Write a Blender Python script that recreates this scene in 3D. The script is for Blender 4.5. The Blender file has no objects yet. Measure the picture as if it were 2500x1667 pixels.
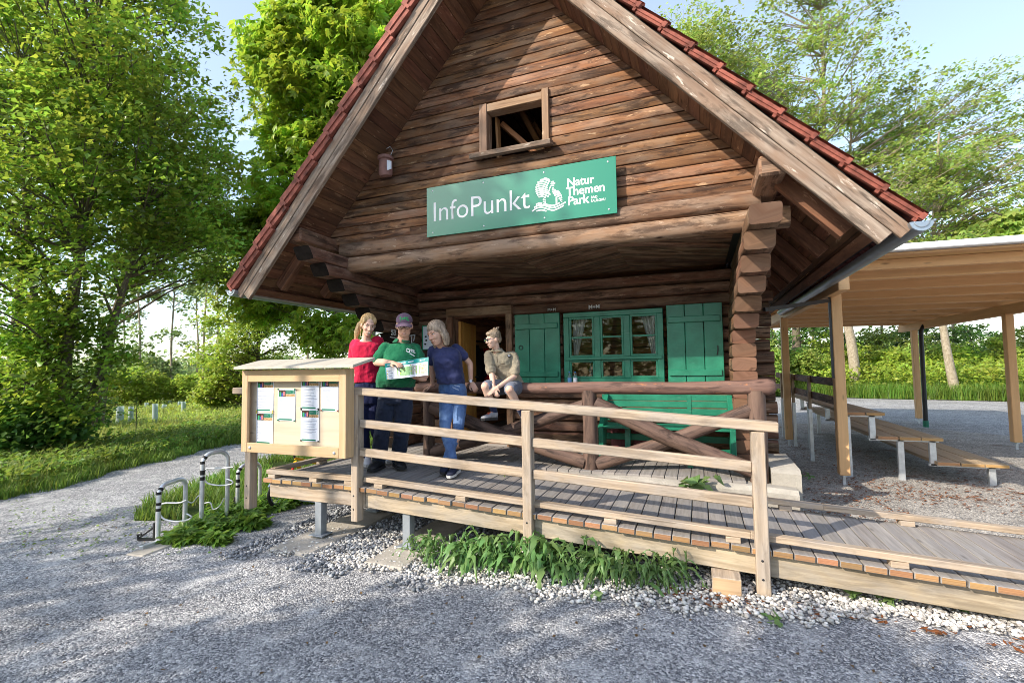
import bpy, bmesh, math, random
import numpy as np
from mathutils import Vector, Matrix, noise
from mathutils.bvhtree import BVHTree
random.seed(11); rng = np.random.default_rng(11)
S = bpy.context.scene; COL = S.collection
V = Vector
# ------------------------------------------------------------------ camera, sky, sun
H = 1.65
F = 1165.87                      # focal length in pixels of the 2500 px wide photograph
def cam_axes(yaw, pitch, roll):
    f0 = V((-math.sin(yaw), math.cos(yaw), 0)); r0 = V((math.cos(yaw), math.sin(yaw), 0)); u0 = V((0, 0, 1))
    f = f0*math.cos(pitch) + u0*math.sin(pitch); u = u0*math.cos(pitch) - f0*math.sin(pitch)
    return r0*math.cos(roll) + u*math.sin(roll), u*math.cos(roll) - r0*math.sin(roll), f
CR, CU, CF = cam_axes(*[math.radians(a) for a in (21.2124, 3.1627, -0.8085)])
EYE = V((0, 0, H))
cam = bpy.data.cameras.new("camera"); cam.lens = 16.788; cam.sensor_width = 36; cam.sensor_fit = 'HORIZONTAL'
cam.clip_start = .05; cam.clip_end = 2000
co = bpy.data.objects.new("camera", cam); COL.objects.link(co)
co.matrix_world = Matrix(((CR.x, CU.x, -CF.x, 0), (CR.y, CU.y, -CF.y, 0), (CR.z, CU.z, -CF.z, H), (0, 0, 0, 1)))
S.camera = co
SUNDIR = V((-.525, -.672, .5225)).normalized()          # towards the sun
world = bpy.data.worlds.new("World"); S.world = world; world.use_nodes = True
wn = world.node_tree; bg = wn.nodes["Background"]
sky = wn.nodes.new("ShaderNodeTexSky"); sky.sky_type = 'NISHITA'; sky.sun_disc = False
sky.sun_elevation = math.asin(SUNDIR.z); sky.sun_rotation = math.atan2(SUNDIR.x, SUNDIR.y)
sky.air_density = 1.0; sky.dust_density = 1.1; sky.ozone_density = 1.2
# thin clouds drawn into the sky by direction
tc = wn.nodes.new("ShaderNodeTexCoord"); mp = wn.nodes.new("ShaderNodeMapping"); mp.inputs['Scale'].default_value = (1.2, 1.2, 4.5)
wn.links.new(tc.outputs['Generated'], mp.inputs['Vector'])
cn = wn.nodes.new("ShaderNodeTexNoise"); cn.inputs['Scale'].default_value = 2.3; cn.inputs['Detail'].default_value = 7; cn.inputs['Roughness'].default_value = .62
wn.links.new(mp.outputs['Vector'], cn.inputs['Vector'])
cr = wn.nodes.new("ShaderNodeValToRGB"); cr.color_ramp.elements[0].position = .60; cr.color_ramp.elements[1].position = .85
cr.color_ramp.elements[0].color = (.12, .12, .12, 1); cr.color_ramp.elements[1].color = (.6, .6, .6, 1)
wn.links.new(cn.outputs['Fac'], cr.inputs['Fac'])
mxw = wn.nodes.new("ShaderNodeMix"); mxw.data_type = 'RGBA'
wn.links.new(cr.outputs['Color'], mxw.inputs[0]); wn.links.new(sky.outputs['Color'], mxw.inputs[6]); mxw.inputs[7].default_value = (8, 8.3, 8.8, 1)
wn.links.new(mxw.outputs[2], bg.inputs['Color']); bg.inputs['Strength'].default_value = .15
sun = bpy.data.lights.new("sun", 'SUN'); sun.energy = 2.9; sun.angle = math.radians(.53); sun.color = (1, .9, .76)
so = bpy.data.objects.new("sun", sun); COL.objects.link(so); so.rotation_euler = SUNDIR.to_track_quat('Z', 'Y').to_euler()
S.view_settings.view_transform = 'Standard'; S.view_settings.look = 'None'; S.view_settings.gamma = 1
S.view_settings.exposure = 1.15
S.cycles.max_bounces = 8; S.cycles.transparent_max_bounces = 12
S.cycles.sample_clamp_indirect = 6
S.cycles.filter_width = .9; S.cycles.use_denoising = True; S.cycles.denoising_prefilter = 'ACCURATE'

# ------------------------------------------------------------------ measuring helpers
def ray(px, py): return CR*((px-1250)/F) - CU*((py-833.5)/F) + CF
def at(px, py, Y): r = ray(px, py); return EYE + r*(Y/r.y)
def dp(px, py, D): return EYE + ray(px, py)*D                       # point at depth D
def gd(px, D, z=0.0):                                                 # ground point seen in column px at depth D
    r = ray(px, 897)*D; return V((r.x, r.y, z))

# ------------------------------------------------------------------ objects
def tag(o, label=None, cat=None, group=None, kind=None):
    if label: o['label'] = label
    if cat: o['category'] = cat
    if group: o['group'] = group
    if kind: o['kind'] = kind
    return o
def thing(name, label, cat, loc=(0, 0, 0), group=None, rz=0):
    o = bpy.data.objects.new(name, None); COL.objects.link(o); o.location = loc; o.rotation_euler.z = rz
    o.empty_display_size = .1
    return tag(o, label, cat, group)
def link(name, me, mats, parent=None, smooth=False):
    o = bpy.data.objects.new(name, me); COL.objects.link(o)
    for m in (mats if isinstance(mats, (list, tuple)) else [mats]): me.materials.append(m)
    if parent:
        o.parent = parent
        o.matrix_parent_inverse = world_mat(parent).inverted()
    if smooth: me.shade_smooth()
    return o
def world_mat(o):
    m = Matrix.LocRotScale(o.location, o.rotation_euler, o.scale)
    if o.parent: m = world_mat(o.parent) @ o.matrix_parent_inverse @ m
    return m
def copy_tree(o, parent=None):
    c = o.copy(); COL.objects.link(c)
    if parent: c.parent = parent
    for ch in list(o.children): copy_tree(ch, c)
    return c

class MB:
    """collects shapes with a length-wise UV map, then becomes one mesh object"""
    def __init__(s): s.v = []; s.f = []; s.uv = []; s.mi = []
    def face(s, idx, uv, m=0): s.f.append(idx); s.uv.append(uv); s.mi.append(m)
    def bar(s, a, b, w, h, up=(0, 0, 1), m=0, end=None, taper=1, warp=0):
        a = V(a); b = V(b); d = (b-a); L = d.length; d = d/L; up = V(up)
        x = d.cross(up)
        if x.length < 1e-5: x = d.cross(V((1, 0, 0)))
        x.normalize(); z = x.cross(d).normalized()
        o = random.random()*50; p = random.random()*50
        i = len(s.v)
        for c, t in ((a, 1), (b, taper)):
            for sx, sz in ((-1, -1), (1, -1), (1, 1), (-1, 1)):
                s.v.append(c + x*(sx*w/2*t) + z*(sz*h/2*t))
        vv = [0, w, w+h, 2*w+h, 2*w+2*h]
        for k in range(4):
            j = (k+1) % 4
            s.face((i+k, i+j, i+4+j, i+4+k), ((o, p+vv[k]), (o, p+vv[k+1]), (o+L, p+vv[k+1]), (o+L, p+vv[k])), m)
        e = m if end is None else end
        s.face((i+3, i+2, i+1, i), ((o, p), (o+.02, p), (o+.02, p+.3), (o, p+.3)), e)
        s.face((i+4, i+5, i+6, i+7), ((o, p), (o+.02, p), (o+.02, p+.3), (o, p+.3)), e)
    def box(s, lo, hi, m=0, axis=0):
        lo = V(lo); hi = V(hi); c = (lo+hi)/2; d = hi-lo
        a = c.copy(); b = c.copy(); a[axis] = lo[axis]; b[axis] = hi[axis]
        if axis == 0: s.bar(a, b, d.y, d.z, (0, 0, 1), m)
        elif axis == 1: s.bar(a, b, d.x, d.z, (0, 0, 1), m)
        else: s.bar(a, b, d.x, d.y, (0, 1, 0), m)
    def rings(s, rings, m=0, cap=True, us=None, closed=True):
        n = len(rings[0]); i = len(s.v); o = random.random()*50; p = random.random()*50
        u = 0; U = [0]
        for a, b in zip(rings, rings[1:]):
            u += (sum((V(q) for q in b), V())/n - sum((V(q) for q in a), V())/n).length; U.append(u)
        r0 = rings[len(rings)//2]; per = [0]
        for k in range(n): per.append(per[-1] + (V(r0[(k+1) % n])-V(r0[k])).length)
        for r in rings: s.v.extend(V(q) for q in r)
        for k in range(len(rings)-1):
            for j in range(n if closed else n-1):
                jj = (j+1) % n
                s.face((i+k*n+j, i+k*n+jj, i+(k+1)*n+jj, i+(k+1)*n+j),
                       ((o+U[k], p+per[j]), (o+U[k], p+per[j+1]), (o+U[k+1], p+per[j+1]), (o+U[k+1], p+per[j])), m)
        if cap and closed:
            c0 = m if cap is True else cap
            s.face(tuple(i+j for j in reversed(range(n))), tuple((o, p+per[j]*.5) for j in reversed(range(n))), c0)
            b = i+(len(rings)-1)*n
            s.face(tuple(b+j for j in range(n)), tuple((o, p+per[j]*.5) for j in range(n)), c0)
    def tube(s, pts, radii, n=10, m=0, cap=True, ell=(1, 1), side=None, wob=0, round_ends=False):
        pts = [V(p) for p in pts]
        if not isinstance(radii, (list, tuple)): radii = [radii]*len(pts)
        radii = list(radii)
        if round_ends:
            a = pts[0]-(pts[1]-pts[0]).normalized()*radii[0]; b = pts[-1]+(pts[-1]-pts[-2]).normalized()*radii[-1]
            A = [a, a+(pts[0]-a)*.35]; B = [b+(pts[-1]-b)*.35, b]
            pts = A+pts+B; radii = [radii[0]*.25, radii[0]*.78]+radii+[radii[-1]*.78, radii[-1]*.25]
        rs = []; x = None
        for k, p in enumerate(pts):
            d = (pts[min(k+1, len(pts)-1)]-pts[max(k-1, 0)]).normalized()
            if x is None:
                x = V(side) if side is not None else (V((0, 0, 1)) if abs(d.z) < .8 else V((1, 0, 0)))
            x = (x-d*x.dot(d)).normalized(); y = d.cross(x)
            ph = [1+wob*noise.noise(p*3+V((math.cos(t), math.sin(t), 0))*1.5) for t in [2*math.pi*j/n for j in range(n)]]
            rs.append([p+(x*(math.cos(2*math.pi*j/n)*ell[0])+y*(math.sin(2*math.pi*j/n)*ell[1]))*(radii[k]*ph[j]) for j in range(n)])
        s.rings(rs, m, cap)
    def ball(s, c, r, m=0, n=12, k=8, X=(1, 0, 0), Y=(0, 1, 0), Z=(0, 0, 1)):
        c = V(c); X = V(X); Y = V(Y); Z = V(Z); r = r if isinstance(r, (tuple, list)) else (r, r, r)
        s.rings([[c+Z*(r[2]*math.cos(t))+(X*(r[0]*math.cos(2*math.pi*j/n))+Y*(r[1]*math.sin(2*math.pi*j/n)))*math.sin(t) for j in range(n)]
                 for t in [math.pi*(.02+.96*(1-q/k)) for q in range(k+1)]], m)
    def poly(s, pts, m=0):
        i = len(s.v); s.v.extend(V(p) for p in pts); s.face(tuple(range(i, i+len(pts))), tuple((p[0], p[2]) for p in pts), m)
    def prism(s, pts, ext, m=0):
        """closed outline (list of points) pushed along the vector ext"""
        ext = V(ext); i = len(s.v); n = len(pts); pts = [V(p) for p in pts]
        s.v.extend(pts); s.v.extend(p+ext for p in pts); L = ext.length
        ax = (pts[1]-pts[0]).normalized(); ay = ext.normalized().cross(ax)
        uv = [(p.dot(ax), p.dot(ay)) for p in pts]
        s.face(tuple(range(i, i+n)), tuple(uv), m); s.face(tuple(reversed(range(i+n, i+2*n))), tuple(reversed(uv)), m)
        for k in range(n):
            j = (k+1) % n; e = (pts[j]-pts[k]).length
            s.face((i+k, i+n+k, i+n+j, i+j), ((0, 0), (0, L), (e, L), (e, 0)), m)
    def mesh(s, name):
        me = bpy.data.meshes.new(name); me.from_pydata([tuple(v) for v in s.v], [], s.f)
        me.polygons.foreach_set('material_index', s.mi)
        l = me.uv_layers.new(name='UVMap'); l.data.foreach_set('uv', [c for f in s.uv for q in f for c in q])
        me.update(); return me
    def build(s, name, mats, parent=None, smooth=False, bevel=0, fix=True):
        me = s.mesh(name)
        if fix:
            bm = bmesh.new(); bm.from_mesh(me); bmesh.ops.recalc_face_normals(bm, faces=bm.faces); bm.to_mesh(me); bm.free()
        o = link(name, me, mats, parent, smooth)
        if smooth: set_sharp(me, 40)
        if bevel:
            b = o.modifiers.new('bevel', 'BEVEL'); b.width = bevel; b.segments = 1; b.limit_method = 'ANGLE'; b.angle_limit = .6
        return o
def set_sharp(me, deg):
    bm = bmesh.new(); bm.from_mesh(me); lim = math.radians(deg)
    for e in bm.edges: e.smooth = len(e.link_faces) == 2 and e.calc_face_angle(0) < lim
    bm.to_mesh(me); bm.free()

# ------------------------------------------------------------------ materials
class NT:
    def __init__(s, name):
        s.m = bpy.data.materials.new(name); s.m.use_nodes = True; s.t = s.m.node_tree
        s.b = s.t.nodes['Principled BSDF']; s.out = s.t.nodes['Material Output']
    def n(s, ty, **kw):
        nd = s.t.nodes.new('ShaderNode'+ty)
        for k, v in kw.items():
            if hasattr(nd, k) and k not in ('inputs',): setattr(nd, k, v)
        return nd
    def lk(s, a, b): s.t.links.new(a, b)
    def val(s, sock, v):
        if isinstance(v, bpy.types.NodeSocket): s.lk(v, sock)
        else:
            if sock.type == 'RGBA' and len(v) == 3: v = (*v, 1)
            sock.default_value = v
    def coord(s, kind='Object'): return s.n('TexCoord').outputs[kind]
    def mapping(s, vec, scale=(1, 1, 1), loc=(0, 0, 0), rot=(0, 0, 0)):
        m = s.n('Mapping'); s.lk(vec, m.inputs['Vector']); m.inputs['Scale'].default_value = scale
        m.inputs['Location'].default_value = loc; m.inputs['Rotation'].default_value = rot; return m.outputs[0]
    def noise(s, vec, scale, detail=4, rough=.55, dist=0):
        t = s.n('TexNoise'); s.lk(vec, t.inputs['Vector']); t.inputs['Scale'].default_value = scale
        t.inputs['Detail'].default_value = detail; t.inputs['Roughness'].default_value = rough; t.inputs['Distortion'].default_value = dist
        return t.outputs['Fac']
    def vor(s, vec, scale, out='Color', feature='F1', rnd=1):
        t = s.n('TexVoronoi'); t.feature = feature; s.lk(vec, t.inputs['Vector']); t.inputs['Scale'].default_value = scale
        t.inputs['Randomness'].default_value = rnd; return t.outputs[out]
    def ramp(s, fac, stops, interp='LINEAR'):
        r = s.n('ValToRGB'); s.lk(fac, r.inputs[0]); e = r.color_ramp; e.interpolation = interp
        while len(e.elements) < len(stops): e.elements.new(.5)
        for k, (p, c) in enumerate(stops):
            e.elements[k].position = p; e.elements[k].color = (*c, 1) if len(c) == 3 else c
        return r.outputs[0]
    def g(s, *st): return [(p, (v, v, v)) for p, v in st]
    def mix(s, fac, a, b, mode='MIX'):
        m = s.n('Mix'); m.data_type = 'RGBA'; m.blend_type = mode
        s.val(m.inputs[0], fac); s.val(m.inputs[6], a); s.val(m.inputs[7], b); return m.outputs[2]
    def math(s, op, a, b=0.0):
        m = s.n('Math'); m.operation = op; s.val(m.inputs[0], a); s.val(m.inputs[1], b); return m.outputs[0]
    def island(s): return s.n('NewGeometry').outputs['Random Per Island']
    def hsv(s, col, h=.5, sat=1., v=1.):
        m = s.n('HueSaturation'); s.val(m.inputs['Hue'], h); s.val(m.inputs['Saturation'], sat); s.val(m.inputs['Value'], v); s.val(m.inputs['Color'], col); return m.outputs[0]
    def maprange(s, x, a, b, c, d):
        m = s.n('MapRange'); s.val(m.inputs[0], x)
        for k, q in enumerate((a, b, c, d)): m.inputs[k+1].default_value = q
        return m.outputs[0]
    def bump(s, h, strength=.4, dist=.01):
        b = s.n('Bump'); s.lk(h, b.inputs['Height']); b.inputs['Strength'].default_value = strength; b.inputs['Distance'].default_value = dist
        s.lk(b.outputs[0], s.b.inputs['Normal']); return b.outputs[0]
    def base(s, c, rough=.6, spec=None, metal=None):
        s.val(s.b.inputs['Base Color'], c); s.val(s.b.inputs['Roughness'], rough)
        if spec is not None: s.b.inputs['Specular IOR Level'].default_value = spec
        if metal is not None: s.b.inputs['Metallic'].default_value = metal
        return s.m

def wood(name, c1, c2, c3=None, patch=.5, grain=(2.2, 38), var=.25, rough=.75, knots=.6, bump=.5, hue=.02, cracks=.5, scrape=None, stain=0, spec=.25, patch_scale=1.1):
    t = NT(name); uv = t.coord('UV'); isl = t.island()
    off = t.n('CombineXYZ'); t.lk(t.math('MULTIPLY', isl, 37.0), off.inputs[0]); t.lk(t.math('MULTIPLY', isl, 91.0), off.inputs[1])
    add = t.n('VectorMath'); add.operation = 'ADD'; t.lk(uv, add.inputs[0]); t.lk(off.outputs[0], add.inputs[1]); q = add.outputs[0]
    g = t.noise(t.mapping(q, (grain[0], grain[1], 1)), 1, 6, .62, .35)
    col = t.ramp(g, [(.28, c1), (.5, tuple((a+b)/2 for a, b in zip(c1, c2))), (.74, c2)])
    if c3:
        pt = t.noise(t.mapping(q, (1.3, 3.2, 1)), patch_scale*1.6, 5, .6, .4)
        col = t.mix(t.math('MULTIPLY', t.ramp(pt, t.g((.42, 0), (.62, 1))), patch), col, c3)
    if cracks:
        ck = t.noise(t.mapping(q, (.9, 24, 1)), 1, 3, .5, .15)
        col = t.mix(t.math('MULTIPLY', t.ramp(ck, t.g((.27, 1), (.335, 0))), cracks), col, tuple(.35*a for a in c1))
    if stain:
        sn = t.noise(t.mapping(q, (1.7, 9, 1)), 1, 6, .7, .5)
        col = t.mix(t.math('MULTIPLY', t.ramp(sn, t.g((.50, 0), (.60, 1))), stain), col, tuple(.30*a+.004 for a in c1))
    if scrape:
        sc = t.noise(t.mapping(q, (4.2, 19, 1)), 1, 6, .72, .3)
        col = t.mix(t.ramp(sc, t.g((.60, 0), (.66, .85))), col, scrape)
    if knots:
        d = t.vor(t.mapping(q, (1.9, 7, 1)), 1, 'Distance')
        col = t.mix(t.math('MULTIPLY', t.ramp(d, t.g((.03, 1), (.12, 0))), knots), col, tuple(.3*a for a in c1))
    col = t.hsv(col, t.maprange(t.math('FRACT', t.math('MULTIPLY', isl, 7.3)), 0, 1, .5-hue, .5+hue), 1, t.maprange(isl, 0, 1, 1-var, 1+var))
    t.bump(g, bump, .004)
    return t.base(col, t.maprange(g, 0, 1, rough-.12, rough+.12), spec)

def plain(name, c, rough=.5, spec=.4, metal=0, nz=.12, scale=6, bump=0, bscale=60):
    t = NT(name); co = t.coord()
    n = t.noise(co, scale, 5, .6)
    col = t.hsv(c, .5, 1, t.maprange(n, .25, .75, 1-nz, 1+nz))
    if bump: t.bump(t.noise(co, bscale, 4, .6), bump, .003)
    return t.base(col, rough, spec, metal)

def leafmat(name, c, tr, hue=.03, val=.35, gloss=.42, clump=.35, mixf=.42, cs=.7, sat=1.0):
    t = NT(name); isl = t.island(); co = t.coord()
    n = t.noise(co, cs, 3, .5)
    h = t.math('ADD', t.maprange(isl, 0, 1, .5-hue, .5+hue), t.maprange(n, .3, .7, -.012, .018))
    v = t.math('MULTIPLY', t.maprange(t.math('FRACT', t.math('MULTIPLY', isl, 13.7)), 0, 1, 1-val, 1+val), t.maprange(n, .3, .7, 1-clump, 1+clump))
    c1 = t.hsv(c, h, sat, v); c2 = t.hsv(tr, h, sat, v)
    t.base(c1, gloss, .35)
    tl = t.n('BsdfTranslucent'); t.lk(c2, tl.inputs[0])
    mx = t.n('MixShader'); mx.inputs[0].default_value = mixf
    t.lk(t.b.outputs[0], mx.inputs[1]); t.lk(tl.outputs[0], mx.inputs[2]); t.lk(mx.outputs[0], t.out.inputs['Surface'])
    return t.m

def gravel(name, dark, mid, light, scale=95, rot=.0, brown=None):
    t = NT(name); co = t.coord()
    v1 = t.vor(co, scale, 'Color'); d1 = t.vor(co, scale, 'Distance'); v2 = t.vor(co, scale*2.3, 'Color')
    sep = t.n('SeparateColor'); t.lk(v1, sep.inputs[0]); sep2 = t.n('SeparateColor'); t.lk(v2, sep2.inputs[0])
    col = t.ramp(sep.outputs[0], [(.05, dark), (.5, mid), (.93, light), (1, tuple(min(1, a*1.35) for a in light))])
    col2 = t.ramp(sep2.outputs[0], [(.1, dark), (.6, mid), (1, light)])
    col = t.mix(t.maprange(sep2.outputs[1], 0, 1, .1, .75), col, col2)
    big = t.noise(co, .55, 5, .6); col = t.hsv(col, .5, 1, t.maprange(big, .3, .7, .8, 1.2))
    fine = t.noise(co, 4.2, 4, .6)
    col = t.mix(t.math('MULTIPLY', t.ramp(fine, t.g((.5, 0), (.72, 1))), .45), col, light)
    if brown:
        b = t.noise(co, 1.7, 5, .65); col = t.mix(t.math('MULTIPLY', t.ramp(b, t.g((.58, 0), (.7, 1))), .75), col, t.mix(sep.outputs[1], brown, tuple(.4*a for a in brown)))
    t.bump(t.math('SUBTRACT', 1.0, d1), .75, .012)
    return t.base(col, .9, .15)

M = {}
M['gable'] = wood('sunburnt_plank', (.075, .028, .014), (.345, .165, .075), (.24, .17, .125), .55, (1.5, 22), .36, .72, 1, .9, .008, 1, scrape=(.50, .32, .19), stain=.75)
M['log'] = wood('dark_log', (.055, .028, .018), (.235, .115, .065), (.30, .20, .14), .5, (1.6, 20), .3, .75, .8, .8, .012, .9, scrape=(.32, .22, .15), stain=.7)
M['soffit'] = wood('brown_soffit', (.085, .038, .022), (.24, .112, .06), (.15, .08, .05), .5, (1.6, 20), .3, .75, .8, .4, .01, .7, scrape=(.34, .2, .12), stain=.4)
M['verge'] = wood('grey_verge', (.11, .075, .055), (.40, .325, .255), (.22, .135, .085), .65, (1.0, 24), .12, .85, .7, .8, .01, .9, scrape=(.55, .48, .40), stain=.6)
M['rail'] = wood('weathered_rail', (.25, .185, .125), (.53, .425, .31), (.31, .28, .25), .6, (1.3, 34), .14, .78, .6, .5, .012, .7, stain=.35)
M['deck'] = wood('grey_decking', (.17, .15, .135), (.37, .34, .31), (.25, .24, .24), .6, (1.8, 36), .16, .8, .5, .4, .012, .4)
M['deckend'] = wood('orange_board_end', (.20, .095, .04), (.46, .26, .12), (.25, .17, .11), .5, (6, 30), .35, .8, 0, .4, .02, .5)
M['fresh'] = wood('fresh_larch', (.56, .34, .165), (.74, .46, .22), (.60, .35, .16), .5, (1.1, 22), .18, .6, .75, .2, .008, 0)
M['board'] = wood('board_larch', (.42, .27, .145), (.60, .42, .245), (.48, .36, .24), .5, (1.2, 30), .08, .6, .45, .25, .006, .15)
M['panel'] = wood('pale_plywood', (.50, .41, .30), (.62, .535, .405), None, 0, (.8, 14), .03, .6, .8, .1, .004, 0)
M['rustic'] = wood('rustic_rail', (.045, .027, .023), (.16, .098, .08), (.20, .125, .095), .5, (1.4, 20), .15, .7, .7, .9, .008, 1, stain=.7)
M['roundrail'] = wood('worn_round_rail', (.075, .040, .032), (.27, .165, .125), (.17, .10, .08), .6, (1.4, 20), .12, .65, .8, .9, .008, .9, scrape=(.46, .19, .07), stain=.6)
M['pillar'] = wood('log_end_grain', (.16, .082, .052), (.33, .18, .115), (.22, .14, .1), .5, (9, 14), .2, .75, .4, .5, .01, .5)
M['door'] = wood('orange_door', (.60, .26, .055), (.80, .42, .11), None, 0, (1.2, 24), .06, .5, .4, .2, .006, 0)
M['inwall'] = wood('interior_log', (.16, .07, .03), (.44, .21, .09), None, 0, (1.4, 16), .25, .6, .8, .3, .01, .8, stain=.5)
M['bench'] = wood('bench_larch', (.24, .165, .10), (.46, .34, .22), (.35, .28, .21), .4, (1.5, 34), .15, .7, .4, .3, .008, .3)
M['windowwood'] = wood('window_frame_wood', (.16, .09, .055), (.33, .20, .125), (.27, .19, .14), .5, (2, 26), .15, .75, .5, .6, .01, .8, scrape=(.45, .33, .23))
M['bark'] = wood('bark', (.06, .045, .032), (.20, .16, .12), (.12, .13, .07), .4, (7, 26), .15, .9, 0, .9, .01, .7)
M['palebark'] = wood('pale_bark', (.17, .13, .09), (.46, .40, .31), (.25, .22, .13), .4, (8, 18), .12, .85, 0, .6, .01, .4)
def greenpaint():
    t = NT('green_paint'); co = t.coord()
    n = t.noise(co, 5, 6, .6); w = t.noise(t.mapping(co, (2, 2, 14)), 3, 5, .65)
    col = t.ramp(n, [(.3, (.008, .13, .075)), (.7, (.022, .225, .135))])
    col = t.mix(t.math('MULTIPLY', t.ramp(w, t.g((.60, 0), (.70, 1))), .5), col, (.09, .26, .18)); d_ = t.noise(t.mapping(co, (9, 9, 40)), 1, 4, .7); col = t.mix(t.ramp(d_, t.g((.66, 0), (.70, .7))), col, (.012, .06, .04))
    t.bump(w, .15, .004); return t.base(col, .38, .5)
M['green'] = greenpaint()
M['sign'] = plain('sign_green', (.015, .21, .125), .2, .6, 0, .03, 2)
M['white'] = plain('white_lettering', (.8, .8, .8), .5, .4, 0, .02)
M['chalk'] = plain('chalk', (.6, .6, .58), .9, .1, 0, .3, 60)
M['tile'] = plain('red_roof_tile', (.225, .068, .047), .7, .25, 0, .75, 9, .5, 60)
M['zinc'] = plain('zinc', (.36, .41, .46), .35, .5, .75, .15, 8)
M['steel'] = plain('galvanised_steel', (.66, .68, .70), .42, .5, .7, .18, 14, .1, 90)
M['greysteel'] = plain('painted_grey_steel', (.30, .33, .36), .5, .5, .3, .12, 9)
M['darksteel'] = plain('dark_steel', (.035, .035, .038), .45, .5, .4, .2)
M['black'] = plain('black_rubber', (.012, .012, .013), .6, .4, 0, .2)
def concrete(name='concrete', c=(.40, .37, .32)):
    t = NT(name); co = t.coord(); n = t.noise(co, 3, 6, .65); f = t.noise(co, 45, 5, .7)
    col = t.ramp(n, [(.3, tuple(.68*a for a in c)), (.7, tuple(1.2*a for a in c))])
    col = t.mix(t.math('MULTIPLY', t.ramp(f, t.g((.55, 0), (.75, 1))), .3), col, tuple(.45*a for a in c))
    t.bump(t.math('ADD', f, n), .5, .012); return t.base(col, .92, .15)
M['concrete'] = concrete()
M['foot'] = concrete('pale_footing', (.47, .43, .37))
M['roofskin'] = plain('white_roof_edge', (.74, .75, .76), .45, .4, 0, .05)
M['paper'] = plain('paper', (.72, .75, .82), .7, .2, 0, .02)
M['ink'] = plain('grey_print', (.30, .33, .42), .8, .1, 0, .1)
M['header'] = plain('green_print', (.01, .17, .10), .5, .3, 0, .05)
M['photo1'] = plain('dark_photo_print', (.05, .03, .02), .5, .3, 0, .9, 90)
M['photo2'] = plain('tan_photo_print', (.42, .27, .13), .5, .3, 0, .8, 90)
M['pgreen'] = plain('photo_green', (.02, .3, .14), .5); M['pblue'] = plain('photo_blue', (.05, .08, .35), .5); M['pred'] = plain('photo_rose', (.6, .2, .22), .5)
M['pin'] = plain('yellow_pin', (.6, .5, .03), .4)
M['nest'] = plain('nest_box_clay', (.27, .145, .125), .85, .2, 0, .25, 12, .3, 40)
# ------------------------------------------------------------------ ground
M['gravel'] = gravel('gravel_ground', (.065, .068, .078), (.275, .276, .288), (.68, .67, .655), 68, brown=None)
M['gravelb'] = gravel('gravel_with_litter', (.11, .105, .10), (.30, .285, .265), (.62, .58, .52), 60, brown=(.20, .095, .045))
M['grass'] = leafmat('grass_blades', (.14, .225, .035), (.28, .42, .06), .03, .35, .5, .3, .4, .6)
M['grasslit'] = leafmat('meadow_blades', (.32, .37, .10), (.48, .55, .14), .035, .35, .5, .3, .45, .5)
def soil():
    t = NT('green_soil'); co = t.coord(); n = t.noise(co, 1.2, 6, .6); f = t.noise(co, 22, 5, .7)
    c = t.ramp(n, [(.3, (.02, .045, .008)), (.7, (.06, .12, .02))]); c = t.mix(t.math('MULTIPLY', f, .5), c, (.07, .055, .03))
    t.bump(f, .8, .05); return t.base(c, .95, .1)
M['soil'] = soil()
def sheet(name, outline, z, m, kind='structure', n=1):
    mb = MB(); mb.poly([(x, y, z) for x, y in outline]); o = mb.build(name, m, fix=False); o['kind'] = kind; return o
def ground_z(x, y):
    b = 0
    if y > 24 - .3*(x-8): b = max(0, (y-(24-.3*(x-8)))*.12) if x > 2 else 0
    return min(b, 2.2)
def gz(x): t = min(1, max(0, (x+2.6)/2.9)); return -.1*(1-t*t*(3-2*t))
def gp(px, py, dz=0):
    """the ground point seen in a pixel"""
    r = ray(px, py); z = -.05
    for _ in range(8): p = EYE + r*((z+dz-H)/r.z); z = gz(p.x)
    return p
def ground():
    mb = MB(); xs = [-300] + list(np.linspace(-2.6, .3, 12)) + [300]
    mb.rings([[V((x, y, gz(x))) for y in (-60, 400)] for x in xs], closed=False)
    o = mb.build('ground', M['gravel'], smooth=True); o['kind'] = 'structure'
ground()
# verge and meadow to the left of the path, and the wooded ground behind
LE = [(-6.5, -14), (-8.6, -2), (-9.1, 2.2), (-9.3, 3.8), (-9.6, 4.8), (-10.1, 6.1), (-10.6, 8), (-11.2, 10.5), (-11.9, 13), (-12.9, 16), (-14.5, 19)]
sheet('meadow', LE+[(-22, 32), (-40, 60), (-90, 380), (-290, 390), (-290, -50), (-9, -40)], -.094, M['soil'])
sheet('grass_verge', [(-7.0, 4.3), (-6.3, 3.75), (-5.6, 4.0), (-5.0, 4.7), (-4.75, 6.2), (-4.8, 9), (-5.1, 13), (-8.5, 16.2), (-9.7, 13.2), (-8.6, 9.5), (-7.9, 6.6)], -.095, M['soil'])
def bank():
    mb = MB(); xs = np.linspace(-14, 90, 53); rows = [0, .8, 2, 4, 8, 16, 40, 140]; zz = [.008, .12, .34, .7, 1.1, 1.3, 1.4, 1.5]
    P = [[V((x, 26.5-.30*(x-8) + 1.1*noise.noise(V((x*.35, 3, 0))) + r if x < 25 else 21.4+r+1.1*noise.noise(V((x*.35, 3, 0))), z+.12*noise.noise(V((x*.5, r*.4, 9))) * min(r, 1))) for x in xs] for r, z in zip(rows, zz)]
    mb.rings(P, closed=False); o = mb.build('bank', M['soil'], smooth=True); o['kind'] = 'structure'; return o
bank()
sheet('forest_floor', [(-22, 31.5), (-15, 19.5), (-13, 17.5), (-6, 19.5), (3.5, 26), (3, 30), (-14, 36)], -.09, M['soil'])
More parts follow.
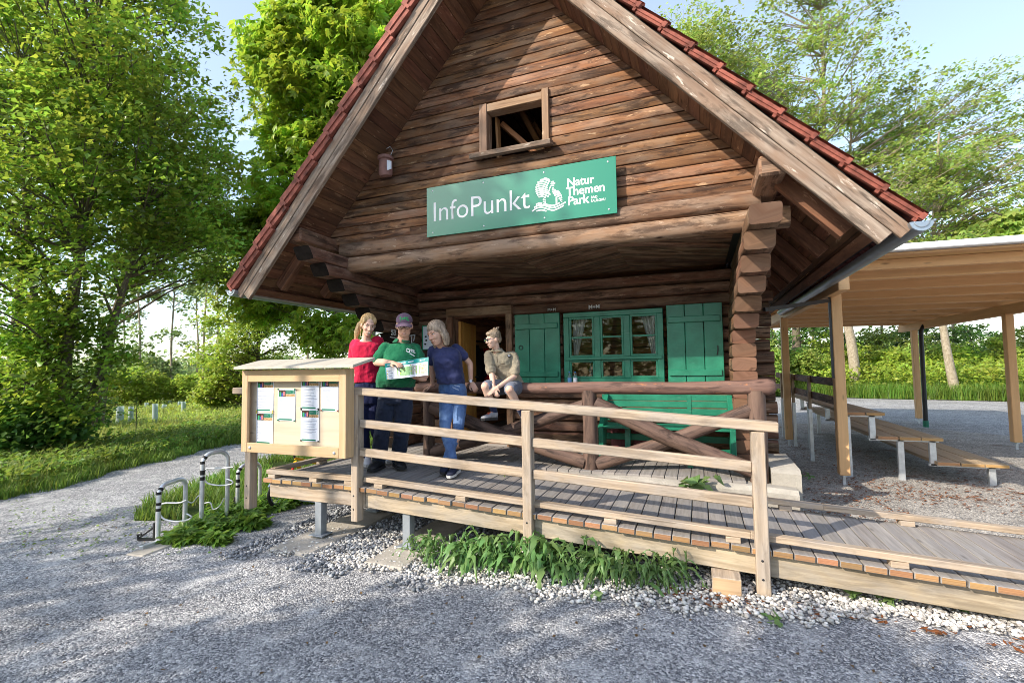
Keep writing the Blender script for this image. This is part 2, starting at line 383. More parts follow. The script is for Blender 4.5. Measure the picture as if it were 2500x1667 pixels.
o = sheet('gravel_yard', [(-.6, 5.7), (1.0, 5.35), (1.3, 4.95), (7, 4.4), (11, 6.5), (8.5, 12), (4.5, 15.5), (1.0, 15)], .006, M['gravelb'])
def debris():     # pine litter lying in drifts below the benches and beside the plinth
    mb = MB()
    for cx, cy, rx, ry, n in ((2.0, 7.5, .9, .5, 260), (2.6, 8.0, .9, .7, 300), (3.6, 7.3, 1.2, .5, 220), (1.5, 6.6, .5, .6, 260), (4.6, 8.6, 1.3, .8, 300), (2.1, 10, 1, 1.4, 400), (.3, 3.72, .5, .12, 70), (1.5, 3.75, .5, .12, 40), (-.1, 3.75, .3, .1, 70)):
        for k in range(n):
            a = random.random()*6.28; r = math.sqrt(random.random()); x = cx+rx*r*math.cos(a)*1.2; y = cy+ry*r*math.sin(a)*1.2
            l = random.uniform(.012, .04); t = random.random()*6.28; d = V((math.cos(t), math.sin(t), 0))*l; e = V((-d.y, d.x, 0))*random.uniform(.2, .5)
            z = gz(x)+.012+random.random()*.012; p = V((x, y, z))
            mb.poly([p-d, p+e, p+d+V((0, 0, .006)), p-e])
    o = mb.build('leaf_litter', plain('dry_litter', (.20, .075, .03), .9, .1, 0, .5, 30), fix=False)
    tag(o, 'reddish brown dry litter lying in drifts on the gravel', 'litter', kind='stuff')
debris()

# ------------------------------------------------------------------ log cabin
cabin = thing('log_cabin', 'dark log cabin with steep red tiled roof and open front porch', 'cabin', (-2, 6.75, 0))
RX, RZ, SL = -2.0, 6.50, 1.12
ca = 1/math.sqrt(1+SL*SL); sa = SL*ca
def rp(side, s, t, Y): return V((RX+side*(s*ca+t*sa), Y, RZ-s*sa+t*ca))
def s0(t): return -t*sa/ca
YV, YB, SE = 4.50, 10.9, 5.10
HL = .158
GY = 5.20
def half(z): return (RZ-z)/SL
def hlog(mb, x0, x1, z, Y, h, depth, m=0, endm=None, wob=.006, seg=None, cut=(0, 0), front=.75):
    """a horizontal log along X with a rounded front; cut slants its two ends"""
    n = 12; L = x1-x0; seg = seg or max(2, int(L/.35)); rs = []; o = random.random()*99
    for k in range(seg+1):
        u = k/seg; x = x0+L*u; ring = []
        dz = wob*noise.noise(V((x*1.3, o, 0))); dy = wob*1.5*noise.noise(V((x*1.7, o, 5))); hh = h*(1+.05*noise.noise(V((x*1.1, o, 8))))
        for j in range(n):
            a = 2*math.pi*j/n; c, s_ = math.cos(a), math.sin(a)
            py = math.copysign(abs(c)**front, c)*depth/2; pz = math.copysign(abs(s_)**.62, s_)*hh/2
            xx = x
            if k == 0: xx += cut[0]*pz/h
            if k == seg: xx -= cut[1]*pz/h
            ring.append(V((xx, Y+py+dy, z+pz+dz)))
        rs.append(ring)
    mb.rings(rs, m, True if endm is None else endm)
def gable():
    mb = MB()
    hlog(mb, -4.52, .86, 3.06, GY-.03, .205, .20, 1, 2, .01)
    hlog(mb, -4.46, .62, 3.262, GY-.02, .195, .18, 1, 2, .01)
    z = 3.362; h = .1175
    while z < RZ-.08:
        zc = z+h/2; hw = half(zc)-.004; x0, x1 = RX-hw, RX+hw; ct = h/SL
        hole = zc > 4.18 and zc < 4.86
        sub = [(x0, -2.385, (ct, 0)), (-1.505, x1, (0, ct))] if hole else [(x0, x1, (ct, ct))]
        if not hole and random.random() < .35 and x1-x0 > 2.5:
            q = random.uniform(x0+.8, x1-.8); sub = [(x0, q-.002, (ct, 0)), (q+.002, x1, (0, ct))]
        for a, b, c in sub: hlog(mb, a, b, zc, GY+.02+random.uniform(-.006, .006), h*.965, .085, 0, None, .008, cut=c, front=.30)
        z += h
    o = mb.build('gable_wall', [M['gable'], M['log_eave'], M['pillar']], cabin, smooth=True); return o
M['log_eave'] = wood('weathered_eave_log', (.12, .058, .034), (.36, .22, .13), (.27, .20, .15), .6, (1.2, 17), .15, .75, 1, .8, .012, 1, scrape=(.46, .34, .25), stain=.7)
gable()
mb = MB()     # back board behind the planks so that no daylight shows between them
mb.prism([(RX-half(4.2)-.0, GY+.066, 4.2), (RX-half(3.3), GY+.066, 3.3), (RX+half(3.3), GY+.066, 3.3), (RX+half(4.2), GY+.066, 4.2)], (0, .03, 0))
mb.prism([(RX-half(4.2), GY+.066, 4.201), (-2.4, GY+.066, 4.201), (-2.4, GY+.066, 4.86), (RX-half(4.86), GY+.066, 4.86)], (0, .03, 0))
mb.prism([(-1.49, GY+.066, 4.201), (RX+half(4.2), GY+.066, 4.201), (RX+half(4.86), GY+.066, 4.86), (-1.49, GY+.066, 4.86)], (0, .03, 0))
mb.prism([(RX-half(4.861), GY+.066, 4.861), (RX+half(4.861), GY+.066, 4.861), (RX, GY+.066, RZ-.01)], (0, .03, 0))
mb.build('gable_lining', M['log'], cabin)
# gable window: an open loft hatch
win = MB(); fw = .085
for a, b in (((-2.385, 4.24), (-2.285, 4.85)), ((-1.585, 4.24), (-1.505, 4.87))): win.box((a[0], GY-.065, a[1]), (b[0], GY+.10, b[1]), 0, 2)
win.box((-2.285, GY-.055, 4.75), (-1.585, GY+.10, 4.845), 0, 0)
w = win.build('loft_window', M['windowwood'], cabin, bevel=.004)
mb = MB(); mb.bar((-2.475, GY-.10, 4.20), (-1.46, GY-.10, 4.20), .14, .055, (0, -.25, 1)); mb.build('sill', M['verge'], w, bevel=.004)
mb = MB(); mb.bar((-2.23, GY+.28, 4.75), (-1.62, GY+.5, 4.15), .05, .06); mb.bar((-1.6, GY+.6, 4.62), (-2.3, GY+.5, 4.1), .05, .06); mb.bar((-2.0, GY+.9, 5.0), (-1.5, GY+.8, 4.1), .06, .07); mb.bar((-2.25, GY+.2, 4.78), (-2.23, GY+.2, 4.2), .03, .09, (0, 1, 0))
mb.bar((-1.65, GY+.55, 4.2), (-2.1, GY+.7, 5.1), .06, .07)
mb.build('loft_brace', M['inwall'], w)
# roof: soffit boards, rafters, verge boards, tiles, gutters
for side, nm in ((-1, 'left'), (1, 'right')):
    mb = MB(); s = .02
    while s < SE-.05:
        wd = min(.142, SE-s); mb.bar(rp(side, s+wd/2, .012, YV-.04), rp(side, s+wd/2, .012, YB), wd-.005, .022, (side*sa, 0, ca)); s += .142
    mb.build('soffit', M['soffit'], cabin)
    for y in (4.86, 5.66, 6.46, 7.26, 8.06, 8.86, 9.66, 10.4):
        mb = MB(); mb.bar(rp(side, 4.10 if y < 5.3 else 3.9, -.068, y), rp(side, 4.93, -.068, y), .105, .135, (side*sa, 0, ca)); mb.build('rafter', M['soffit'], cabin, bevel=.006)
    mb = MB(); mb.bar(rp(side, s0(-.062)-.02, -.062, YV-.025), rp(side, SE+.06, -.062, YV-.025), .05, .116, (side*sa, 0, ca)); lo = mb.build('verge_board', M['verge'], cabin, bevel=.006)
    mb = MB(); mb.bar(rp(side, s0(.056), .056, YV-.038), rp(side, SE+.13, .056, YV-.038), .035, .112, (side*sa, 0, ca)); mb.build('verge_board', M['verge'], cabin, bevel=.006)
    mb = MB(); mb.bar(rp(side, SE-.03, -.03, YV-.0), rp(side, SE-.03, -.03, YB), .10, .03, (side*sa, 0, ca)); mb.build('eave_board', M['soffit'], cabin)
    # tiles
    mb = MB(); st = .335; nC = 16; prof = [(0, .052), (.02, .06), (.045, .05), (.06, .008), (.105, 0), (.15, .008), (.185, 0)]
    for c in range(nC):
        sb = SE+.12-c*st; su = sb-st-.05
        ys = []; y = 4.43
        while y < YB+.1: ys += [(y+a, b) for a, b in prof]; y += .205
        ys.append((y, .05))
        tb, tu = .19, .155
        lo = [rp(side, sb, tb+b, y) for y, b in ys]; up = [rp(side, max(su, s0(tu+b)), tu+b, y) for y, b in ys]; fr = [rp(side, sb+.004, tb-.022+b*.8, y) for y, b in ys]
        mb.rings([up, lo, fr], 0, closed=False)
        # verge tile with a ribbed flange hanging over the board
        jy = random.uniform(-.006, .006)
        jz = random.uniform(-.006, .006); a, b = rp(side, max(su+.055, s0(.15)), .142+jz, 4.425+jy), rp(side, sb, .175+jz, 4.425+jy)
        n_ = (side*sa, 0, ca); nv = V(n_)
        if side < 0:
            mb.bar(a, b, .05, .085, n_); mb.bar(a+nv*.068+V((0, .02, 0)), b+nv*.068+V((0, .02, 0)), .10, .05, n_); mb.bar(a+nv*.03-V((0, .028, 0)), b+nv*.03-V((0, .028, 0)), .022, .03, n_)
        else:
            mb.bar(a-nv*.005, b-nv*.005, .03, .03, n_); mb.bar(a+nv*.018+V((0, .03, 0)), b+nv*.018+V((0, .03, 0)), .11, .026, n_); mb.bar(b-(b-a).normalized()*.05-nv*.02, b-(b-a).normalized()*.02-nv*.02, .02, .05, n_)
        mb.bar(b-(b-a).normalized()*.03+nv*.008-V((0, .008, 0)), b+(b-a).normalized()*.006+nv*.008-V((0, .008, 0)), .066, .11 if side < 0 else .05, n_)
    mb.build('roof_tiles', M['tile'], cabin, bevel=.004 if False else 0)
    mb = MB(); mb.bar(rp(side, .0, .135, (YV+YB)/2), rp(side, SE+.05, .135, (YV+YB)/2), YB-YV-.02, .02, (side*sa, 0, ca)); mb.build('roof_underlay', M['black'], cabin)
    # half-round zinc gutter with a closed end
    c = rp(side, SE+.10, .10, 0); cx = c.x+side*.06; cz = c.z+.015; g = MB(); r = .075
    def arc(y, rr): return [V((cx+rr*math.cos(a), y, cz+rr*math.sin(a))) for a in [math.pi+math.pi*k/10 for k in range(11)]]
    ro = arc(4.40, r)+list(reversed(arc(4.40, r-.004))); rb = arc(YB, r)+list(reversed(arc(YB, r-.004)))
    g.rings([ro, rb], 0, True); g.prism(arc(4.395, r-.002), (0, .004, 0)); g.tube([(cx+side*r, 4.39, cz), (cx+side*r, YB, cz)], .009, 8)
    g.tube(arc(4.392, r*.62), .004, 5)
    g.build('gutter', M['zinc'], cabin, smooth=True)
mb = MB(); mb.tube([(RX, 4.42, RZ+.36), (RX, YB, RZ+.36)], .10, 12); mb.build('ridge_tiles', M['tile'], cabin, smooth=True)
# log walls ------------------------------------------------------------
def ylog(mb, X, y0, y1, z, w, h, m=0, endm=1, slant=.05):
    """a log along Y, squarish with rounded sides; its front end is bevelled towards the bottom"""
    n = 18; rs = []; o = random.random()*99; seg = max(2, int((y1-y0)/.4))
    for k in range(seg+1):
        y = y0+(y1-y0)*k/seg; ring = []
        for j in range(n):
            a = 2*math.pi*(j+.5)/n; c, s_ = math.cos(a), math.sin(a)
            px = math.copysign(abs(c)**.26, c)*w/2*(1+.04*noise.noise(V((o, y*1.5, a)))); pz = math.copysign(abs(s_)**.28, s_)*h/2
            yy = y
            if k == 0: yy += slant*(.5-pz/h) + .012*noise.noise(V((o, j*.9, 1)))
            ring.append(V((X+px, yy, z+pz)))
        rs.append(ring)
    mb.rings(rs, m, endm)
XL, XR, YW = -4.35, .50, 6.75
for X in (XL, XR):
    mb = MB(); z = .55
    while z < 3.2:
        y0 = 6.10 if z < 1.98 else 6.10-1.70*(z-(1.93 if X > 0 else 2.07))
        if z > 3.0 and X > 0: y0 = 5.25
        jx = random.uniform(-.008, .008)
        sub = [(y0, 10.6)]
        if X == XR and 1.2 < z < 2.4: sub = [(y0, 7.9), (9.5, 10.6)]  # unseen opening added in the right wall to let daylight into the room
        for a, b in sub: ylog(mb, X+jx+.07*min(1, max(0, (z-2.0)/1.0))*(1 if X > 0 else -1), a+random.uniform(-.015, .015) if z < 1.95 else a, b, z, .255, HL*(.985 if z < 1.95 else .965), 0, 1, .05 if z < 1.95 else .085)
        z += HL
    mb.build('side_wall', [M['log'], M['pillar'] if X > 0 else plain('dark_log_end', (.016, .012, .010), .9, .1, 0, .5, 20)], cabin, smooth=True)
    mb = MB(); px = .655 if X > 0 else -4.69
    mb.bar((px, 4.54, 3.36), (px, YB-.2, 3.33), .215, .18); mb.build('purlin', M['log_eave'] if X > 0 else M['log'], cabin, bevel=.02)
    mb = MB()
    for a, b in ((3.25, 3.42), (3.42, 3.6)): mb.box((X-.1, 5.28, a+.0), (X+.1, 10.6, b), 0, 1)
    mb.build('wall_plate', M['log'], cabin)
mb = MB(); z = .55-HL/2
while z < 2.98:
    sub = [(-4.75, -3.66), (-2.66, -1.85), (-.37, .88)]
    if z > 2.44: sub = [(-4.75, .88)]
    elif z < 1.36: sub = [(-4.75, -3.66), (-2.66, .88)]
    if z < .62: sub = [(-4.75, .88)]
    for a, b in sub: hlog(mb, a+random.uniform(-.02, .02), b+random.uniform(-.03, .03), z, YW+.09, HL*.985, .19, 0, 1, .006)
    z += HL
mb.build('porch_wall', [M['log'], M['pillar']], cabin, smooth=True)
# inside of the room
mb = MB(); z = .55
while z < 3:
    hlog(mb, -4.2, .36, z, 10.5, HL*.98, .15, 0, None, .004)
    ylog(mb, -4.165, 6.95, 10.5, z, .12, HL*.98, 0, 0, 0)
    z += HL
mb.build('inner_wall', M['inwall'], cabin, smooth=True)
mb = MB(); mb.box((-4.2, 6.6, .40), (.36, 10.5, .46), 0, 0); mb.build('room_floor', M['deck'], cabin)
mb = MB(); mb.box((-4.3, 6.76, 2.995), (.4, 10.6, 3.03), 0, 0); mb.build('room_ceiling', M['inwall'], cabin)
mb = MB(); mb.prism([(-4.4, YB-.35, .3), (.55, YB-.35, .3), (.55, YB-.35, 1.1), (-4.4, YB-.35, 1.1)], (0, .1, 0)); mb.prism([(-4.4, YB-.35, 1.1), (-3.6, YB-.35, 1.1), (-3.6, YB-.35, 2.6), (-4.4, YB-.35, 2.6)], (0, .1, 0)); mb.prism([(-3.6, YB-.35, 1.1), (-.4, YB-.35, 1.1), (-.4, YB-.35, 2.6), (-3.6, YB-.35, 2.6)], (0, .1, 0)); mb.prism([(-.4, YB-.35, 1.1), (.55, YB-.35, 1.1), (.55, YB-.35, 2.6), (-.4, YB-.35, 2.6)], (0, .1, 0)); mb.prism([(-4.4, YB-.35, 2.6), (.55, YB-.35, 2.6), (.55, YB-.35, 3.3), (RX, YB-.35, RZ-.05), (-4.4, YB-.35, 3.3)], (0, .1, 0))
mb.build('rear_wall', M['log'], cabin)
# herringbone porch ceiling
def clip(poly, n, d):
    out = []
    for a, b in zip(poly, poly[1:]+poly[:1]):
        da = a[0]*n[0]+a[1]*n[1]-d; db = b[0]*n[0]+b[1]*n[1]-d
        if da >= 0: out.append(a)
        if (da >= 0) != (db >= 0): t = da/(da-db); out.append((a[0]+(b[0]-a[0])*t, a[1]+(b[1]-a[1])*t))
    return out
mb = MB(); q = math.sqrt(.5)
for x0, x1, sg in ((-4.23, -3.1, 1), (-3.1, -1.95, -1), (-1.95, -.8, 1), (-.8, .37, -1)):
    d = -12.0
    while d < 12:
        n = (q*.55/q*1.0, sg*1.0); L = math.hypot(*n); n = (n[0]/L, n[1]/L)
        P = [(x0, 5.17), (x1, 5.17), (x1, 6.70), (x0, 6.70)]
        P = clip(P, n, d); P = clip(P, (-n[0], -n[1]), -(d+.105)) if len(P) > 2 else []
        if len(P) > 2:
            o = random.random()*40; i = len(mb.v); zz = 2.962+random.uniform(-.004, .004)
            mb.v.extend(V((x, y, zz)) for x, y in P); t = (-n[1], n[0])
            mb.face(tuple(range(i, i+len(P))), tuple((o+x*t[0]+y*t[1], o+x*n[0]+y*n[1]) for x, y in P))
        d += .11
mb.build('porch_ceiling', M['log'], cabin, fix=False)
mb = MB(); mb.box((-4.3, 5.15, 2.972), (.45, 6.75, 2.99)); mb.build('ceiling_backing', M['black'], cabin)
# porch floor and plinth
mb = MB(); x = -4.2
while x < .36: mb.bar((x+.066, 5.42, .455), (x+.066, 6.72, .455), .126, .035); x += .132
mb.build('porch_floor', M['deck'], cabin, bevel=.004)
def plinth():
    bm = bmesh.new()
    def blk(lo, hi, nx, nz=3):
        g = MB(); n = nx
        ring = lambda x: [V((x, lo[1], lo[2])), V((x, lo[1], hi[2]-.04)), V((x, lo[1]+.05, hi[2])), V((x, (lo[1]+hi[1])/2, hi[2])), V((x, hi[1], hi[2])), V((x, hi[1], lo[2]))]
        R = [ring(lo[0]+(hi[0]-lo[0])*k/n) for k in range(n+1)]
        for r in R:
            for p in r:
                if p.z > .1: p += V((.02*noise.noise(p*3), .035*noise.noise(p*2.3+V((5, 0, 0))), .02*noise.noise(p*2.7+V((0, 7, 0)))))
        g.rings(R); return g
    a = blk((-2.9, 5.30, -.1), (.86, 5.75, .44), 26); b = blk((.66, 5.5, -.1), (.92, 6.4, .60), 4)
    for q_ in (b,):
        o = len(a.v); a.v += q_.v; a.f += [tuple(i+o for i in f) for f in q_.f]; a.uv += q_.uv; a.mi += q_.mi
    a.build('plinth', M['concrete'], cabin, smooth=True)
    c = MB(); c.box((-4.5, 6.0, -.1), (-4.15, 10.7, .46)); c.box((.4, 6.4, -.1), (.75, 10.7, .46)); c.box((-4.5, 10.4, -.1), (.75, 10.75, .46)); c.build('foundation', M['concrete'], cabin)
plinth()
# door and its frame
mb = MB(); mb.box((-3.72, YW-.06, .47), (-3.62, YW+.2, 2.47), 0, 2); mb.box((-2.70, YW-.06, .47), (-2.60, YW+.2, 2.47), 0, 2); mb.box((-3.72, YW-.07, 2.47), (-2.60, YW+.2, 2.60), 0, 0)
dfr = mb.build('door_frame', M['log'], cabin, bevel=.006)
mb = MB(); a = math.radians(99); hx, hy = -3.60, YW+.17
for k in range(6):
    p = V((hx+math.cos(a)*(.07+.145*k), hy+math.sin(a)*(.07+.145*k), 0)); mb.bar(p+V((0, 0, .5)), p+V((0, 0, 2.42)), .14, .04, (math.sin(a), -math.cos(a), 0))
dr = mb.build('door', M['door'], cabin, bevel=.004)
mb = MB(); p = V((hx+math.cos(a)*.80, hy+math.sin(a)*.80, 1.5)); n_ = V((math.sin(a), -math.cos(a), 0)); mb.tube([p+n_*.02, p+n_*.07, p+n_*.07-V((math.cos(a), math.sin(a), 0))*.12], .011, 8); mb.build('handle', M['darksteel'], dr, smooth=True)
mb = MB(); mb.box((-3.62, YW-.02, .46), (-2.70, YW+.2, .50), 0, 0); mb.build('threshold', M['deck'], cabin)
# green window with six lights
M['glass'] = None
def glassmat():
    t = NT('window_glass'); g = t.n('BsdfGlossy'); g.inputs['Roughness'].default_value = .02; g.inputs['Color'].default_value = (.9, .95, .9, 1)
    tr = t.n('BsdfTransparent'); tr.inputs['Color'].default_value = (.93, .96, .93, 1); fr = t.n('Fresnel'); fr.inputs['IOR'].default_value = 1.5
    mx = t.n('MixShader'); t.lk(t.math('MULTIPLY', fr.outputs[0], 1.0), mx.inputs[0]); t.lk(tr.outputs[0], mx.inputs[1]); t.lk(g.outputs[0], mx.inputs[2]); t.lk(mx.outputs[0], t.out.inputs['Surface']); return t.m
M['glass'] = glassmat()
mb = MB(); yf = YW-.02
x0, x1, zb, zt = -1.80, -.42, 1.42, 2.43
mb.box((x0, yf-.03, zt-.07), (x1, yf+.06, zt), 0, 0); mb.box((x0, yf-.03, zb), (x1, yf+.06, zb+.07), 0, 0)
mb.box((x0, yf-.03, zb+.07), (x0+.08, yf+.06, zt-.07), 0, 2); mb.box((x1-.08, yf-.03, zb+.07), (x1, yf+.06, zt-.07), 0, 2)
W = mb.build('window', M['green'], cabin, bevel=.005)
xs = [x0+.08, x0+.08+.405, x0+.08+.815, x1-.08]
for k in (1, 2):
    mb = MB(); mb.box((xs[k]-.045, yf-.022, zb+.07), (xs[k]+.045, yf+.05, zt-.07), 0, 2); mb.build('mullion', M['green'], W, bevel=.006)
mb = MB(); mb.box((x0+.02, yf-.055, 1.745), (x1-.02, yf-.031, 1.79), 0, 0); mb.build('transom', M['green'], W, bevel=.006)
for k in range(3):
    a, b = xs[k]+.045*(k > 0), xs[k+1]-.045*(k < 2)
    mb = MB()
    for lo, hi in (((a, 1.79), (b, 2.36)), ((a, 1.49), (b, 1.745))):
        for bx in (((lo[0], lo[1]), (hi[0], lo[1]+.028)), ((lo[0], hi[1]-.028), (hi[0], hi[1]))): mb.box((bx[0][0], yf-.012, bx[0][1]), (bx[1][0], yf+.03, bx[1][1]), 0, 0)
        for bx in ((lo[0], lo[0]+.028), (hi[0]-.028, hi[0])): mb.box((bx[0], yf-.012, lo[1]+.028), (bx[1], yf+.03, hi[1]-.028), 0, 2)
    mb.box((a+.028, yf-.008, 2.055), (b-.028, yf+.02, 2.08), 0, 0)
    sash = mb.build('sash', M['green'], W, bevel=.003)
    mb = MB(); mb.poly([(a, yf+.012, 1.49), (b, yf+.012, 1.49), (b, yf+.012, 2.36), (a, yf+.012, 2.36)]); mb.build('pane', M['glass'], sash)
mb = MB(); mb.box((-1.86, YW-.14, 1.365), (-.36, YW+.0, 1.40), 0, 0); mb.build('sill', M['green'], W, bevel=.006)
M['curtain'] = leafmat('white_curtain', (.7, .7, .72), (.5, .5, .5), .0, .02, .8, 0, .4)
for xa, sg in ((-1.70, 1), (-.53, -1)):
    mb = MB(); R = []
    for k in range(9):
        u = k/8; z = 2.36-.62*u; wd = .15*(1-u)**1.1+.05
        R.append([V((xa+sg*wd*j/14, YW+.14+.018*math.sin(j*2.3), z)) for j in range(15)])
    mb.rings(R, closed=False); mb.build('curtain', M['curtain'], W, smooth=True)
# shutters
for sx0, sx1, hs in ((-2.545, -1.845, -1), (-.375, .315, 1)):
    mb = MB(); n = 3; wd = (sx1-sx0)/n; zt_ = 2.44 if hs < 0 else 2.455
    for k in range(n): mb.box((sx0+wd*k+.003, YW-.085, 1.385), (sx0+wd*(k+1)-.003, YW-.05, zt_), 0, 2)
    sh = mb.build('shutter', M['green'], cabin, bevel=.005)
    for zz in (2.255, 1.555):
        mb = MB(); mb.box((sx0+.02, YW-.112, zz-.04), (sx1-.03, YW-.086, zz+.04), 0, 0); mb.build('batten', M['green'], sh, bevel=.006)
    mb = MB(); xx = sx0+.10 if hs < 0 else sx1-.07
    if hs < 0: mb.tube([(xx+.03*math.cos(t), YW-.092, 1.95+.03*math.sin(t)) for t in [6.28*k/12 for k in range(13)]], .006, 6)
    else: mb.tube([(xx, YW-.09, 1.90), (xx, YW-.11, 1.84), (xx-.012, YW-.10, 1.78)], .007, 6); 
    mb.build('latch', M['darksteel'], sh, smooth=True)
# chalk marks above window and beside the door
def text_mesh(txt, size, ext=.0, bold=0, sx=1, align='LEFT', space=1):
    c = bpy.data.curves.new('t', 'FONT'); c.body = txt; c.size = size; c.extrude = ext; c.offset = bold; c.align_x = align; c.space_character = space; c.resolution_u = 4
    o = bpy.data.objects.new('t', c); COL.objects.link(o); dg = bpy.context.evaluated_depsgraph_get(); dg.update()
    me = bpy.data.meshes.new_from_object(o.evaluated_get(dg)); bpy.data.objects.remove(o); bpy.data.curves.remove(c)
    me.transform(Matrix.Diagonal((sx, 1, 1, 1))); return me
def put_text(name, txt, size, org, X, Y, m, parent, **kw):
    me = text_mesh(txt, size, **kw); X = V(X).normalized(); Y = V(Y).normalized(); N = X.cross(Y)
    me.transform(Matrix(((X.x, Y.x, N.x, org[0]), (X.y, Y.y, N.y, org[1]), (X.z, Y.z, N.z, org[2]), (0, 0, 0, 1))))
    return link(name, me, m, parent)
put_text('chalk_writing', 'M+M', .075, (-1.43, YW-.03, 2.475), (1, 0, 0), (0, 0, 1), M['chalk'], cabin, bold=.002, ext=.004)
put_text('chalk_writing', 'M+M', .06, (-2.04, YW-.03, 2.475), (1, 0, 0), (0, 0, 1), M['chalk'], cabin, bold=.0, ext=.004)
put_text('chalk_writing', '53', .12, (-4.21, 5.92, 2.16), (0, 1, 0), (0, 0, 1), M['chalk'], cabin, bold=.003, ext=.004)
mb = MB(); 
for a, b in (((5.90, 2.13), (6.06, 2.12)), ((6.42, 2.18), (6.56, 2.20)), ((6.46, 2.2), (6.47, 2.04)), ((6.56, 2.2), (6.52, 2.10)), ((6.47, 1.98), (6.55, 1.985)), ((6.5, 2.07), (6.55, 2.05)), ((6.49, 1.86), (6.55, 1.86)), ((6.53, 1.93), (6.54, 1.86))):
    mb.bar((-4.215, a[0], a[1]), (-4.215, b[0], b[1]), .012, .016)
mb.build('chalk_writing', M['chalk'], cabin)
# rustic porch railing
rl = MB(); ry = 5.55
rl.tube([(-3.50, ry, 1.40), (-2.6, ry+.01, 1.405), (-1.8, ry, 1.395), (-1.0, ry-.01, 1.41), (-.2, ry, 1.40), (.45, ry, 1.415), (.66, ry, 1.42)], [.068, .07, .067, .072, .07, .075, .085], 14, 0, True, wob=.12, round_ends=True)
R0 = rl.build('porch_railing', M['roundrail'], cabin, smooth=True)
for x in (-3.36, -1.20, .55):
    mb = MB(); r = .085 if x > -3 else .075; mb.tube([(x, ry+.01, .42), (x+.01, ry, .9), (x, ry, 1.38)], [r*1.06, r, r*1.02], 14, 0, True, wob=.1); mb.build('railing_post', M['rustic'], R0, smooth=True)
for a, b, r in (((-1.12, 1.22), (.50, .56), .088), ((-1.12, .53), (.50, 1.18), .078), ((-3.30, 1.15), (-1.26, .54), .085), ((-3.30, .56), (-1.26, 1.20), .08)):
    mb = MB(); dy = .035 if b[1] > a[1] else -.03
    mb.tube([(a[0], ry+dy*.4, a[1]), ((a[0]+b[0])/2, ry+dy, (a[1]+b[1])/2-.03), (b[0], ry+dy*.4, b[1])], [r, r*.95, r*.9], 14, 0, True, wob=.12); mb.build('cross_brace', M['rustic'], R0, smooth=True)
mb = MB(); mb.tube([(.55, ry+.03, 1.40), (.53, 6.08, 1.39)], .07, 12, wob=.1); mb.build('side_rail', M['roundrail'], R0, smooth=True)
# ------------------------------------------------------------------ boardwalk with railing
def zt(x): return .50 if x < -3.1 else .50-.048*(x+3.1)
walk = thing('boardwalk', 'weathered timber boardwalk and ramp with plank deck and post railing', 'boardwalk', (-1.3, 4.4, 0))
XE = 5.6
mb = MB(); x = -4.43
while x < XE:
    xc = x+.0675; yb = 5.40 if xc < -2.95 else 5.10; z = zt(xc)-.0225
    mb.bar((xc, 3.90+random.uniform(-.012, .012), z+random.uniform(-.002, .002)), (xc, yb, z), .1275, .045, (.048 if xc > -3.1 else 0, 0, 1), 0, 1); x += .1355
mb.build('decking', [M['deck'], M['deckend']], walk, bevel=.004)
def beam(y, x0, x1, h=.155, t=.10, drop=.052):
    mb = MB()
    if x0 < -3.1:
        mb.bar((x0, y, .5-drop-h/2), (-3.12, y, .5-drop-h/2), t, h); x0 = -3.115
    n = max(1, round((x1-x0)/1.8)); L = (x1-x0)/n
    for k in range(n): mb.bar((x0+L*k, y, zt(x0+L*k)-drop-h/2), (x0+L*(k+1)-.003, y, zt(x0+L*(k+1))-drop-h/2), t, h)
    mb.build('beam', M['rail'], walk, bevel=.005)
beam(4.0, -4.38, XE); beam(4.95, -4.38, XE)
for x, y in ((-3.72, 4.0), (-2.66, 4.02), (-3.72, 4.9), (-2.66, 4.9), (-1.1, 4.9), (2.8, 4.0), (2.8, 4.9)):
    z1 = zt(x)-.21; z0 = gz(x)+.015
    if z1-z0 < .02: continue
    mb = MB(); mb.bar((x, y, z0), (x, y, z1), .085, .085, (0, 1, 0)); mb.bar((x, y, z0+.035), (x, y, z0+.047), .18, .16, (0, 1, 0))
    if x < -3: mb.bar((x-.05, y, z1+.02), (x-.28, y, z1+.02), .05, .07)
    mb.build('steel_leg', M['greysteel'], walk, bevel=.004)
mb = MB(); mb.bar((.14, 3.80, .02), (.14, 4.35, .02), .195, .225, (0, 0, 1), 0, 1); mb.build('timber_block', [M['rail'], M['board']], walk, bevel=.006)
# posts
for x, z0, z1, w in ((-4.62, .16, 1.42, .085), (-3.185, .17, 1.42, .078), (-1.385, .095, 1.285, .082), (.385, .01, 1.165, .09)):
    mb = MB(); mb.bar((x, 3.915, z0), (x, 3.915, z1), w, .10, (0, 1, 0))
    p = mb.build('post', M['rail'], walk, bevel=.006)
    mb = MB()
    for zz in (z0+.12, z0+.25): mb.ball((x-.005, 3.864, zz), (.009, .005, .009), n=8, k=4)
    mb.build('bolt', M['darksteel'], p, smooth=True)
def railbar(a, b, w, h, nm='rail'):
    mb = MB(); mb.bar(a, b, w, h); return mb.build(nm, M['rail'], walk, bevel=.007)
railbar((-4.87, 3.915, 1.438), (-3.235, 3.915, 1.438), .10, .068, 'handrail')
railbar((-3.23, 3.915, 1.445), (.52, 3.915, 1.198), .105, .072, 'handrail')
def rz(x, z0, z1): t = (x+3.19)/3.57; return z0+(z1-z0)*t
for z0, z1 in ((1.125, .905), (.845, .652)):
    railbar((-4.57, 3.915, z0), (-3.235, 3.915, z0), .05, .082)
    for a, b in ((-3.145, -1.426), (-1.344, .340)): railbar((a, 3.915, rz(a, z0, z1)), (b, 3.915, rz(b, z0, z1)), .05, .078)
